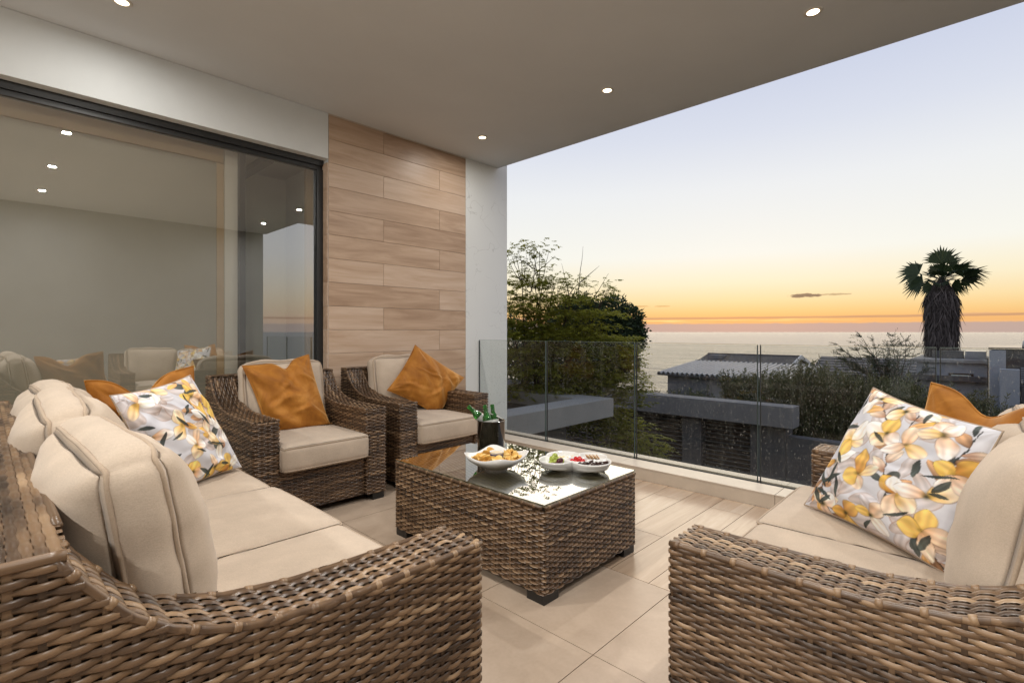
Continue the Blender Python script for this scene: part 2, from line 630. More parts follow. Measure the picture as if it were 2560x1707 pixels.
# balustrade: glass panels one metre wide
ps = [YW - 0.005, 3.226, 2.233, 1.235, 0.245, -0.75, -1.69]
names_ = ['glass balustrade panel meeting the white wing wall', 'glass balustrade panel in front of the feathery tree',
          'glass balustrade panel in front of the louvred screens', 'glass balustrade panel in front of the dark hedge',
          'glass balustrade panel in front of the grey rooftops', 'glass balustrade panel behind the two-seat sofa arm']
for i in range(6):
    y1, y0 = ps[i] - 0.009, ps[i + 1] + 0.009
    p = thing('glass_panel', names_[i], 'balustrade', (XB, (y0 + y1) / 2, 0.09), 0, 'frameless glass balustrade panels')
    hw = (y1 - y0) / 2
    boxobj('pane', M['bal_glass'], -0.006, 0.006, -hw, hw, 0.0, 0.995, p)
    boxobj('polished_edge', M['glass_edge'], -0.0058, 0.0058, -hw, hw, 0.9955, 0.998, p)
    for s in (-1, 1):
        yy = s * (hw + 0.0005)
        boxobj('polished_edge', M['seal_edge'], -0.0064, 0.0064, min(yy, yy - s * 0.004), max(yy, yy - s * 0.004), 0.0, 0.994, p)  # pane end coloured dark to imitate its refraction
        boxobj('painted_glint', M['glass_edge'], -0.0064, 0.0064, min(yy + s * 0.0004, yy + s * 0.0014), max(yy + s * 0.0004, yy + s * 0.0014), 0.0, 0.994, p)  # pale strip painted in as the bright line of the pane end

# slab overhead
slab = MB()
slab.prism([(-4.09, -1.99), (3.799, -1.99), (3.799, -1.7), (3.85, -1.7), (3.85, -0.22), (4.17, -0.22), (4.17, YW + 0.002), (3.70, YW + 0.002), (3.70, YW + 0.29), (-4.09, YW + 0.29)], 'z', HC, HC + 0.28)
o = slab.build('ceiling', M['ceiling'])
tag(o, 'smooth grey painted balcony ceiling slab', None, None, 'structure')

# downlights
lamp_sites = [(3.43, 0.79, 'ceiling downlight above the plank floor by the two-seat sofa'), (3.42, 2.225, 'ceiling downlight above the middle of the glass balustrade'),
              (3.40, 3.652, 'ceiling downlight beside the white wing wall'), (0.56, 3.66, 'ceiling downlight by the glazed sliding door'),
              (0.56, 2.225, 'ceiling downlight above the three-seat sofa back'), (0.56, 0.79, 'ceiling downlight above the three-seat sofa arm'),
              (3.42, -0.65, 'ceiling downlight near the opposite wall end'), (0.56, -0.65, 'ceiling downlight at the end of the inner row'),
              (-2.3, 3.66, 'added fill downlight over the rear end of the sliding door'), (-2.3, 2.225, 'added fill downlight behind the three-seat sofa'),  # unseen rear row, added as fill from behind the camera
              (-2.3, 0.79, 'added fill downlight over the rear of the balcony'), (-2.3, -0.65, 'added fill downlight in the rear corner of the balcony')]
def lamp_watts(x, y):                  # weak near walls to avoid bright scallops; the added rear row gives strong fill
    return 5.5 if y > 3.5 and x > 0 else 18.0 if x > 3 else 25.0 if x > 0 else 40.0


for x, y, lab in lamp_sites:
    d = thing('downlight', lab, 'downlight', (x, y, HC), 0, 'round recessed ceiling downlights')
    r = MB(); r.lathe([(0.034, -0.003), (0.047, -0.005), (0.052, -0.0015), (0.052, 0.0)], 28)
    r.build('trim_ring', M['lamp_ring'], d, True)
    r = MB(); r.lathe([(0.0005, -0.002), (0.034, -0.002)], 28)
    r.build('lens', M['lens'], d)
    L = bpy.data.lights.new('downlight_lamp', 'AREA')
    L.shape = 'DISK'; L.size = 0.066; L.energy = lamp_watts(x, y); L.color = LAMP_COL; L.spread = radians(176)
    lo = bpy.data.objects.new('downlight_lamp', L)
    C.objects.link(lo)
    lo.parent = d
    lo.location = (0, 0, -0.006)

# wall with wood-look tiles, white wing beyond it
wall = thing('tiled_wall', 'wall clad in horizontal wood-look tiles behind the armchairs', 'wall', (2.095, YW, 0))
boxobj('wall_core', M['white_wall'], 0.0, 1.586, 0.014, 0.30, -0.3, HC - 0.0005, wall)
for k in range(15):
    z1 = 3.078 - 0.209 * k
    z0 = max(0.0, z1 - 0.209)
    if z1 - z0 < 0.02:
        break
    cuts = [0.001, 0.552, 1.5855] if k % 2 == 0 else [0.001, 1.222, 1.5855]
    for a, bb in zip(cuts[:-1], cuts[1:]):
        bevel(boxobj('wall_tile', M['wall_tile'], a + 0.0012, bb - 0.0012, 0.002, 0.0138, z0 + 0.0012, z1 - 0.0012, wall), 0.0012, 1)
    if z1 < 2.72:
        boxobj('reveal_tile', M['wall_tile'], -0.010, 0.0, 0.0145, 0.098, z0 + 0.0012, z1 - 0.0012, wall)
boxobj('top_trim', M['kerb'], 0.0, 1.585, -0.001, 0.0139, 3.0795, HC - 0.0005, wall)

m, t, b, _ = newmat('hairline_cracked_plaster')
v = objco(t)
wn_ = N(t, 'ShaderNodeTexNoise'); wn_.inputs['Scale'].default_value = 5.0; t.links.new(v, wn_.inputs['Vector'])
va = N(t, 'ShaderNodeVectorMath', operation='ADD'); t.links.new(v, va.inputs[0])
vs = N(t, 'ShaderNodeVectorMath', operation='SCALE'); vs.inputs['Scale'].default_value = 0.35; t.links.new(wn_.outputs['Color'], vs.inputs[0]); t.links.new(vs.outputs[0], va.inputs[1])
vo = N(t, 'ShaderNodeTexVoronoi', feature='DISTANCE_TO_EDGE'); vo.inputs['Scale'].default_value = 2.2; t.links.new(va.outputs[0], vo.inputs['Vector'])
ck = math_(t, 'MULTIPLY', smooth(t, math_(t, 'MULTIPLY', vo.outputs['Distance'], -1.0), -0.010, -0.002), smooth(t, noise(t, v, 2.5, 3), 0.45, 0.6))
t.links.new(mixc(t, math_(t, 'MULTIPLY', ck, 0.30), (0.74, 0.75, 0.735, 1), (0.30, 0.29, 0.27, 1)), b.inputs['Base Color'])
b.inputs['Roughness'].default_value = 0.85
M['cracked'] = m
wing = thing('wing_wall', 'white plaster wall end beside the glass balustrade', 'wall', (3.682, YW, 0))
bevel(boxobj('plaster', M['cracked'], 0.0, 0.650, 0.0, 0.30, -3.4, 3.9, wing), 0.004)

# header above the sliding door
hd = thing('door_header', 'white plaster header beam above the sliding glass door', 'wall', (-2.2, YW, 2.69))
bevel(boxobj('beam', M['white_wall'], -1.6, 4.2935, 0.0, 0.30, 0.0, HC - 2.69 - 0.001, hd), 0.003)

# sliding door
dr = thing('sliding_door', 'black framed sliding glass door with a beige blind inside', 'door', (0, 4.30, 0))
boxobj('head_rail', M['black_metal'], -3.8, 2.083, 0.0, 0.045, 2.640, 2.689, dr)
boxobj('head_rail', M['black_metal'], -3.8, 2.083, 0.02, 0.075, 2.605, 2.6395, dr)
boxobj('jamb', M['black_metal'], 2.030, 2.083, 0.001, 0.075, 0.0, 2.6045, dr)
boxobj('sill_rail', M['black_metal'], -3.8, 2.029, 0.0, 0.075, 0.002, 0.05, dr)
boxobj('pane', M['door_glass'], -3.8, 2.0295, 0.035, 0.041, 0.0505, 2.6045, dr)

room = thing('inner_room', 'dim living room seen through the sliding glass door', 'room', (0, 4.53, 0))
room['kind'] = 'structure'
M['room_wall'] = simple('room_wall_paint', (0.50, 0.52, 0.48), 0.9, 0.03)
M['room_tan'] = simple('tan_curtain', (0.55, 0.42, 0.28), 0.9, 0.05)
boxobj('room_floor', M['stone'], -3.8, 4.3, 0.0, 4.0, -0.05, -0.004, room)
boxobj('room_back', M['room_wall'], -3.8, 4.3, 4.0, 4.1, 0.0, 3.0, room)
boxobj('room_side', M['room_wall'], 4.3, 4.4, 0.0, 4.1, 0.0, 3.0, room)
boxobj('room_side', M['room_wall'], -3.9, -3.8, 0.0, 4.1, 0.0, 3.0, room)
boxobj('room_ceiling', M['room_wall'], -3.8, 4.3, 0.0, 4.1, 2.75, 2.9, room)
boxobj('room_return', M['white_wall'], 2.10, 2.16, -0.02, 0.6, 0.0, 2.70, room)
boxobj('room_return', M['room_tan'], 2.04, 2.0995, 0.005, 0.05, 0.05, 2.70, room)

M['blind'] = simple('blind_fabric', (0.42, 0.405, 0.365), 0.9, 0.04, 2.0)
M['concrete_pale'] = simple('pale_grey_green_paint', (0.66, 0.70, 0.66), 0.9, 0.03)
bl = thing('roller_blind', 'plain beige roller blind hanging behind the door glass', 'blind', (0, 4.47, 0))
boxobj('blind_sheet', M['blind'], -3.79, 1.285, 0.0, 0.003, 0.02, 2.52, bl)
boxobj('blind_box', M['room_tan'], -3.79, 1.33, -0.02, 0.08, 2.521, 2.70, bl)
boxobj('side_strip', M['room_tan'], 1.286, 1.335, -0.01, 0.01, 0.02, 2.52, bl)
pr = thing('inner_glass_door', 'black steel post and head rail inside the room', 'door frame', (0, 0, 0))
boxobj('wall_strip', M['ceramic'], 1.337, 1.430, 4.44, 4.46, 0.0, 2.70, pr)
boxobj('post', M['black_metal'], 1.432, 1.478, 4.40, 4.47, 0.0, 2.68, pr)
boxobj('post', M['black_metal'], 1.625, 1.70, 5.10, 5.16, 0.0, 2.70, pr)
boxobj('head_rail', M['black_metal'], 1.63, 1.70, 4.40, 5.09, 2.60, 2.66, pr)
boxobj('inner_wall', M['concrete_pale'], 1.705, 2.6, 5.165, 5.25, 0.0, 2.70, pr)

# the two walls of the balcony that stand out of frame (they show in the door glass and bounce light)
ow = boxobj('opposite_wall', M['grey_wall'], -3.8, 3.80, -2.0, -1.70, -0.3, HC - 0.0005)
tag(ow, 'grey plaster wall facing the sliding door', 'wall')
bw = boxobj('rear_wall', M['white_wall'], -4.1, -3.801, -2.0, YW + 0.3, -0.3, HC - 0.0005)
tag(bw, 'white plaster wall at the rear of the balcony', 'wall')

# ================================================================== weaving
WB = 0.0                               # shifts the cane tone of the piece being woven


def weave(mb, mapf, rows, clip, phase=0.0, pitch=0.035, wd=0.0060, amp=0.0034, step=4, bias=0.0, seed=None):
    ds = pitch / step
    for j, t in enumerate(rows):
        for (s0, s1) in clip(t):
            if s1 - s0 < 0.02:
                continue
            n = max(3, int(round((s1 - s0) / ds)) + 1)
            s = np.linspace(s0, s1, n)
            P, Nn, T = mapf(s, np.full(n, t))
            c = np.cos(pi * s / pitch + pi * j)
            off = amp * np.clip(c * 1.25, -1, 1)
            jit = rng.normal(0, 0.0007)
            k = max(2, int((s1 - s0) / 0.11) + 2)
            tone = np.interp(s, np.linspace(s0, s1, k), np.clip(rng.normal(0.5 + bias, 0.20, k), 0, 1)) + rng.normal(0, 0.14) + WB
            wt = np.array([-wd, -wd * 0.55, wd * 0.55, wd])
            ht = np.array([-0.0016, 0.0019, 0.0019, -0.0016])
            V = P[:, None] + T[:, None] * (wt + jit)[None, :, None] + Nn[:, None] * (off[:, None] + ht[None])[:, :, None]
            mb.grid(V, np.repeat(np.clip(tone, 0, 1), 4).reshape(n, 4))


def stakes(mb, mapf, ss, span, wd=0.0056, bias=-0.10, lift=-0.0008):
    for s in ss:
        t0, t1 = span(s)
        if t1 - t0 < 0.02:
            continue
        n = max(2, int((t1 - t0) / 0.02) + 1)
        t = np.linspace(t0, t1, n)
        rows = []
        for d_, h_ in ((-wd, -0.0008), (0, 0.0006), (wd, -0.0008)):
            P, Nn, _ = mapf(np.full(n, s + d_), t)
            rows.append(P + Nn * (h_ + lift))
        V = np.stack(rows, 1)
        tn = np.clip(0.5 + bias + WB + rng.normal(0, 0.12), 0, 1)
        mb.grid(V, tn)


def path_map(pts, rad=0.018, closed=False):
    """map arclength along a rounded plan outline to points; outward is to the right of travel"""
    pts = [np.array(p, float) for p in pts]
    dense = []
    n = len(pts)
    for i, p in enumerate(pts):
        if not closed and i in (0, n - 1):
            dense.append(p[None]); continue
        a = pts[i - 1] - p; bq = pts[(i + 1) % n] - p
        a /= np.linalg.norm(a); bq /= np.linalg.norm(bq)
        th = np.linspace(0, 1, 7)[:, None]
        c0, c1 = p + a * rad, p + bq * rad
        dense.append((1 - th) ** 2 * c0 + 2 * th * (1 - th) * p + th ** 2 * c1)
    D_ = np.concatenate(dense + ([dense[0][:1]] if closed else []))
    fine = []
    for p, q in zip(D_[:-1], D_[1:]):
        k = max(1, int(np.linalg.norm(q - p) / 0.05))
        fine.append(p + (q - p) * (np.arange(k)[:, None] / k))
    fine = np.concatenate(fine + [D_[-1:]])
    L = np.concatenate([[0], np.cumsum(np.linalg.norm(np.diff(fine, axis=0), axis=1))])
    tg = np.gradient(fine, axis=0) / (np.gradient(L)[:, None] + 1e-12)
    tg /= np.linalg.norm(tg, axis=1)[:, None] + 1e-12

    def f(s, z):
        x = np.interp(s, L, fine[:, 0]); y = np.interp(s, L, fine[:, 1])
        dx = np.interp(s, L, tg[:, 0]); dy = np.interp(s, L, tg[:, 1])
        nn = np.stack([dy, -dx, np.zeros_like(dx)], -1)
        nn /= np.linalg.norm(nn, axis=1)[:, None] + 1e-9
        return np.stack([x, y, z], -1), nn, np.broadcast_to(np.array([0, 0, 1.0]), (len(x), 3))
    return f, L[-1]


PIT, ROW = 0.035, 0.0117
PY = np.array([0.0, 0.30, 0.43, 0.56, 0.63, 0.68, 0.733, 0.790, 0.817, 0.90])
PZ = np.array([0.64, 0.641, 0.645, 0.662, 0.684, 0.708, 0.748, 0.820, 0.862, 0.866])
D, AW, ZT = 0.90, 0.155, 0.866


def prof(y):
    return np.interp(y, PY, PZ)


def wicker_arm(root, x0, outer_first, name='arm'):
    """an arm between x0 and x0+AW; outer_first: its outer side is the x0 side"""
    ins = 0.007
    c = MB()
    yy = np.concatenate([np.linspace(ins, 0.45, 4), np.linspace(0.5, 0.9 - ins, 16)])
    poly = [(ins, 0.055)] + [(y, prof(y) - ins) for y in yy] + [(D - ins, 0.055)]
    c.prism(poly, 'x', x0 + ins, x0 + AW - ins)
    arm = c.build(name, M['core'], root)
    f, L = path_map([(x0, D), (x0, 0), (x0 + AW, 0), (x0 + AW, D)])
    half = L / 2

    def yz(s):                       # distance back from the front for a path position, and which side
        a = abs(s - half) - AW / 2 + 0.008
        return max(0.0, a), (s < half) == outer_first

    def clip(z):
        y0 = 0.0 if z <= 0.636 else float(np.interp(z, PZ, PY))
        res = []
        lim = lambda outer: D if outer else (0.80 if z > 0.27 else 0.03)
        for first in (True, False):
            outer = first == outer_first
            lo_, hi_ = y0, lim(outer)
            if hi_ <= lo_:
                continue
            a0, a1 = half - (AW / 2 - 0.008 + hi_), half - (AW / 2 - 0.008 + lo_)
            if not first:
                a0, a1 = 2 * half - a1, 2 * half - a0
            res.append([max(0, a0), min(L, a1)])
        if z <= 0.636 and len(res) == 2:
            return [(res[0][0], res[1][1])]
        return res

    wv = MB()
    weave(wv, f, np.arange(0.056, ZT - 0.006, ROW), clip)

    def span(s):
        y, outer = yz(s)
        return (0.05 if outer or y < 0.02 else 0.27), min(prof(y), ZT) - 0.006
    stakes(wv, f, np.arange(PIT, L, PIT), span)
    # top of the arm
    ty = np.concatenate([np.linspace(0.004, 0.42, 12), np.linspace(0.44, 0.817, 26)])
    tz = prof(ty)
    tl = np.concatenate([[0], np.cumsum(np.hypot(np.diff(ty), np.diff(tz)))])
    gy, gz = np.gradient(ty, tl), np.gradient(tz, tl)

    def g(s, t):
        y, z = np.interp(s, tl, ty), np.interp(s, tl, tz)
        dy, dz = np.interp(s, tl, gy), np.interp(s, tl, gz)
        nn = np.stack([np.zeros_like(y), -dz, dy], -1)
        return np.stack([x0 + t, y, z], -1), nn, np.broadcast_to(np.array([1.0, 0, 0]), (len(y), 3))
    rows = np.linspace(0.016, AW - 0.016, 10)
    weave(wv, g, rows, lambda t: [(0, tl[-1])], wd=0.0068, amp=0.004)
    stakes(wv, g, np.arange(0.0, tl[-1], PIT), lambda s: (0.006, AW - 0.006))
    o1 = wv.build('weave', M['wicker'], arm, True)
    o1['kind'] = 'stuff'
    # rounded edge canes with wraps
    ec = MB()
    for xx in (x0 + 0.004, x0 + AW - 0.004):
        pts = np.stack([np.full(len(ty), xx), ty, tz - 0.002], -1)
        tn = np.clip(0.42 + 0.10 * np.sin(np.arange(len(ty)) * 1.7 + xx * 40), 0, 1)
        ec.tube(pts, 0.0078, 7, tn)
        for s in np.arange(0.02, tl[-1] - 0.01, PIT * 2):
            q = np.array([[xx, np.interp(s + d_, tl, ty), np.interp(s + d_, tl, tz) - 0.002] for d_ in (-0.0065, 0, 0.0065)])
            ec.tube(q, [0.0092, 0.0097, 0.0092], 7, float(np.clip(rng.normal(0.72, 0.1), 0, 1)))
    ec.build('edge_cane', M['wicker'], arm, True)
    return arm


def rbox(w_, d_, h_, r, bulge_t, bulge_s=0.0, n=22, nz=9, wrinkle=0.0, seed=0):
    """rounded puffed box centred at the origin; returns list of grids"""
    rr = np.random.default_rng(seed)
    ph = rr.uniform(0, 6.28, 12)
    fr = rr.uniform(3, 11, 12)

    def warp(P):
        hw, hd, hh = w_ / 2, d_ / 2, h_ / 2
        u, v_, q = P[..., 0] / hw, P[..., 1] / hd, P[..., 2] / hh
        inner = np.stack([np.clip(P[..., 0], -hw + r, hw - r), np.clip(P[..., 1], -hd + r, hd - r), np.clip(P[..., 2], -hh + r, hh - r)], -1)
        dlt = P - inner
        ln = np.linalg.norm(dlt, axis=-1, keepdims=True)
        Q = inner + np.where(ln > 1e-9, dlt / np.maximum(ln, 1e-9) * np.minimum(ln, r), 0)
        e = np.clip(1 - np.abs(u) ** 2.6, 0, 1) * np.clip(1 - np.abs(v_) ** 2.6, 0, 1)
        Q[..., 2] += np.sign(q) * np.abs(q) ** 3 * bulge_t * e
        es = np.clip(1 - np.abs(q) ** 2, 0, 1)
        Q[..., 0] += np.sign(u) * np.abs(u) ** 5 * bulge_s * es * np.clip(1 - v_ ** 4, 0, 1)
        Q[..., 1] += np.sign(v_) * np.abs(v_) ** 5 * bulge_s * es * np.clip(1 - u ** 4, 0, 1)
        if wrinkle:
            wn = sum(np.sin(fr[i] * Q[..., 0] * 3 + fr[i + 1] * Q[..., 1] * 2.3 + fr[i + 2] * Q[..., 2] * 3 + ph[i]) for i in range(8)) / 8
            wn2 = np.sin(26 * Q[..., 0] + 9 * np.sin(7 * Q[..., 1] + ph[3]) + ph[9]) * 0.35
            Q = Q + Q / (np.linalg.norm(Q, axis=-1, keepdims=True) + 0.05) * ((wn + wn2) * wrinkle)[..., None]
        return Q

    a = np.linspace(-1, 1, n)
    a = np.sign(a) * (1 - (1 - np.abs(a)) ** 1.5)
    c = np.linspace(-1, 1, nz)
    gs = []
    for s in (-1, 1):
        A, B = np.meshgrid(a * w_ / 2, a * d_ / 2, indexing='ij')
        gs.append(np.stack([A, B, np.full_like(A, s * h_ / 2)], -1)[:, ::s])
    ring = np.concatenate([np.stack([a, np.full(n, -1.0)], -1)[:-1], np.stack([np.full(n, 1.0), a], -1)[:-1],
                           np.stack([a[::-1], np.full(n, 1.0)], -1)[:-1], np.stack([np.full(n, -1.0), a[::-1]], -1)])
    R_ = np.stack([np.broadcast_to(ring[:, 0] * w_ / 2, (nz, len(ring))), np.broadcast_to(ring[:, 1] * d_ / 2, (nz, len(ring))),
                   np.broadcast_to((c * h_ / 2)[:, None], (nz, len(ring)))], -1)
    gs.append(R_)
    return [warp(x) for x in gs], warp, ring


def weld(o, d=0.0004):
    m = o.modifiers.new('weld', 'WELD')
    m.merge_threshold = d
    return o


def cushion(name, root, w_, d_, h_, loc, rot=(0, 0, 0), r=0.035, bt=0.02, bs=0.008, wrinkle=0.0, seed=0, pipe=0.0045):
    gs, warp, ring = rbox(w_, d_, h_, r, bt, bs, wrinkle=wrinkle, seed=seed)
    mb = MB()
    for g_ in gs:
        mb.grid(g_)
    o = mb.build(name, M['fabric'], root, True, loc)
    o.rotation_euler = rot
    weld(o)
    pp = MB()
    for s in (-1, 1):
        P = np.stack([ring[:, 0] * w_ / 2, ring[:, 1] * d_ / 2, np.full(len(ring), s * (h_ / 2 - r * 0.35))], -1)
        Q = warp(P)
        cen = Q * np.array([1, 1, 0]); cen /= np.linalg.norm(cen, axis=1)[:, None] + 1e-9
        Q = Q + cen * pipe * 0.35
        sm = Q.copy()
        for _ in range(2):
            sm[1:-1] = (sm[:-2] + sm[1:-1] * 2 + sm[2:]) / 4
        pp.tube(sm, pipe, 6, cap=False)
    pp.build('piping', M['piping'], o, True)
    return o


def lounge(name, label, cat, W, seats, loc, rz, group=None, seed=1, drop=0.0):
    root = thing(name, label, cat, loc, rz, group)
    wicker_arm(root, 0.0, True)
    wicker_arm(root, W - AW, False)
    # base with woven front
    c = MB()
    c.box(AW, W - AW, 0.036, 0.86, 0.055, 0.305)
    base = c.build('seat_base', M['core'], root)
    wv = MB()
    f, L = path_map([(AW, 0.030), (W - AW, 0.030)])
    weave(wv, f, np.arange(0.056, 0.31, ROW), lambda z: [(0, L)])
    stakes(wv, f, np.arange(PIT / 2, L, PIT), lambda s: (0.05, 0.312))
    o = wv.build('weave', M['wicker'], base, True); o['kind'] = 'stuff'
    e = MB()
    xs = np.linspace(AW + 0.005, W - AW - 0.005, 20)
    e.tube(np.stack([xs, np.full(20, 0.032), np.full(20, 0.312)], -1), 0.008, 7, 0.4)
    e.build('edge_cane', M['wicker'], base, True)
    # back
    c = MB()
    c.box(AW - 0.01, W - AW + 0.01, 0.806, D - 0.007, 0.055, ZT - 0.007)
    back = c.build('backrest', M['core'], root)
    wv = MB()
    f, L = path_map([(W, D), (0, D)])
    weave(wv, f, np.arange(0.056, ZT - 0.004, ROW), lambda z: [(0, L)], step=3)
    stakes(wv, f, np.arange(PIT / 2, L, PIT), lambda s: (0.05, ZT - 0.004))
    f, L = path_map([(AW, 0.802), (W - AW, 0.802)])
    weave(wv, f, np.arange(0.50, ZT - 0.004, ROW), lambda z: [(0, L)])
    stakes(wv, f, np.arange(PIT / 2, L, PIT), lambda s: (0.5, ZT - 0.004))

    def g(s, t):
        n = len(s)
        return np.stack([s, 0.800 + t, np.full(n, ZT)], -1), np.broadcast_to(np.array([0, 0, 1.0]), (n, 3)), np.broadcast_to(np.array([0, 1.0, 0]), (n, 3))
    weave(wv, g, np.linspace(0.014, 0.088, 6), lambda t: [(0, W)], wd=0.0078, amp=0.0014, bias=-0.20)  # top tone lowered to counter the strong lamp light falling on it
    stakes(wv, g, np.arange(PIT / 2, W, PIT), lambda s: (0.0, 0.1), wd=0.009)
    o = wv.build('weave', M['wicker'], back, True); o['kind'] = 'stuff'
    e = MB()
    xs = np.linspace(0.003, W - 0.003, 40)
    e.tube(np.stack([xs, np.full(40, D - 0.003), np.full(40, ZT - 0.002)], -1), 0.008, 7, 0.45)
    for xx in (0.004, W - 0.004):
        q = np.linspace(0.805, D - 0.003, 6)
        e.tube(np.stack([np.full(6, xx), q, np.full(6, ZT - 0.002)], -1), 0.009, 7, 0.55)
    xs = np.linspace(AW, W - AW, 40)
    e.tube(np.stack([xs, np.full(40, 0.803), np.full(40, ZT - 0.002)], -1), 0.0075, 7, 0.45)
    e.build('edge_cane', M['wicker'], back, True)
    for x in (0.012, W - 0.102):
        for y in (0.012, D - 0.102):
            boxobj('foot', M['foot'], x, x + 0.09, y, y + 0.09, 0.0, 0.054, root)
    # cushions
    sw = (W - 2 * AW) / seats
    for i in range(seats):
        xc = AW + sw * (i + 0.5)
        cushion('seat_cushion', root, sw - 0.004, 0.74, 0.165, (xc, 0.335 + 0.015 * ((i + seed) % 2) - 0.01, 0.397), r=0.03, bt=0.022, bs=0.006, wrinkle=0.0015, seed=seed * 10 + i)
        o = cushion('back_cushion', root, sw - 0.012, 0.50, 0.135, (xc, 0.672 + [0, 0.010, -0.004][i % 3], 0.718 - drop + [-0.012, 0.012, 0.0][i % 3]), (radians(81 + [0, -2, 1][i % 3]), radians([0.5, -1.2, 1.0][i % 3]), radians([1.2, -1.2, 0.6][i % 3])), r=0.055, bt=0.085, bs=0.020, wrinkle=0.009, seed=seed * 10 + 5 + i, pipe=0.0048)
    return root


sofa = lounge('wicker_sofa', 'long three-seat wicker sofa with beige cushions in front of the blind', 'sofa', 2.24, 3, (0.888, 0.95, 0), pi / 2, None, 3)
love = lounge('wicker_sofa', 'two-seat wicker sofa with its side to the glass balustrade', 'sofa', 1.555, 2, (2.772, 0.61, 0), pi, None, 4, 0.045)
WB = -0.15  # armchair weave darkened to stand in for the weaker light there
chair = lounge('wicker_armchair', 'wicker armchair in a shaded tone beside the sliding glass door', 'armchair', 0.90, 1, (1.097, 3.15, 0), 0, 'pair of wicker armchairs along the wall', 6)
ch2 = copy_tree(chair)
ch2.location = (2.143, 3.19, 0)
ch2['label'] = 'wicker armchair in a shaded tone in front of the wood-look tiled wall'

WB = 0.03
# ================================================================== coffee table
TX0, TX1, TY0, TY1, TH = 1.665, 2.425, 1.40, 2.535, 0.425
tb = thing('coffee_table', 'rectangular wicker coffee table with a clear glass top', 'table', (TX0, TY0, 0))
TW, TD = TX1 - TX0, TY1 - TY0
c = MB(); c.box(0.008, TW - 0.008, 0.008, TD - 0.008, 0.05, TH - 0.008)
body = c.build('body', M['core'], tb)
wv = MB()
f, L = path_map([(TW, 0), (TW, TD), (0, TD), (0, 0)][::-1], 0.012, True)
npit = round(L / PIT / 2) * 2
pt_ = L / npit
weave(wv, f, np.arange(0.053, TH - 0.010, ROW), lambda z: [(0, L)], pitch=pt_)
stakes(wv, f, np.arange(0, L, pt_), lambda s: (0.048, TH - 0.006))


def tg(s, t):
    n = len(s)
    return np.stack([t, s, np.full(n, TH - 0.004)], -1), np.broadcast_to(np.array([0, 0, 1.0]), (n, 3)), np.broadcast_to(np.array([1.0, 0, 0]), (n, 3))


weave(wv, tg, np.arange(0.014, TW - 0.01, ROW), lambda t: [(0.006, TD - 0.006)])
stakes(wv, tg, np.arange(0.02, TD, PIT), lambda s: (0.006, TW - 0.006))
o = wv.build('weave', M['wicker'], body, True); o['kind'] = 'stuff'
e = MB()
for a, b_ in (((0, 0), (TW, 0)), ((TW, 0), (TW, TD)), ((TW, TD), (0, TD)), ((0, TD), (0, 0))):
    q = np.linspace(0.01, 0.99, 24)[:, None]
    P = np.concatenate([np.array(a) + (np.array(b_) - np.array(a)) * q, np.full((24, 1), TH - 0.004)], 1)
    e.tube(P, 0.0078, 7, np.clip(0.36 + 0.08 * np.sin(np.arange(24) * 2.1), 0, 1))
    ll = np.linalg.norm(np.array(b_) - np.array(a))
    for s in np.arange(0.03, ll - 0.02, PIT * 2):
        d_ = (np.array(b_) - np.array(a)) / ll
        q3 = [np.append(np.array(a) + d_ * (s + k), TH - 0.004) for k in (-0.006, 0, 0.006)]
        e.tube(q3, [0.009, 0.0095, 0.009], 7, float(np.clip(rng.normal(0.62, 0.1), 0, 1)))
e.build('edge_cane', M['wicker'], body, True)
for x in (0.006, TW - 0.106):
    for y in (0.006, TD - 0.106):
        boxobj('foot', M['foot'], x, x + 0.10, y, y + 0.10, 0.0, 0.048, tb)
gt = boxobj('glass_top', M['table_glass'], 0.0, TW, 0.0, TD, TH + 0.006, TH + 0.012, tb)
for x in (0.05, TW - 0.05):
    for y in (0.05, TD - 0.05):
        k = MB(); k.lathe([(0.0003, 0.0059), (0.008, 0.0059), (0.008, 0.0), (0.0003, 0.0)], 12)
        k.build('clear_pad', M['ceramic'], tb, True, (x, y, TH))
TTOP = TH + 0.0125

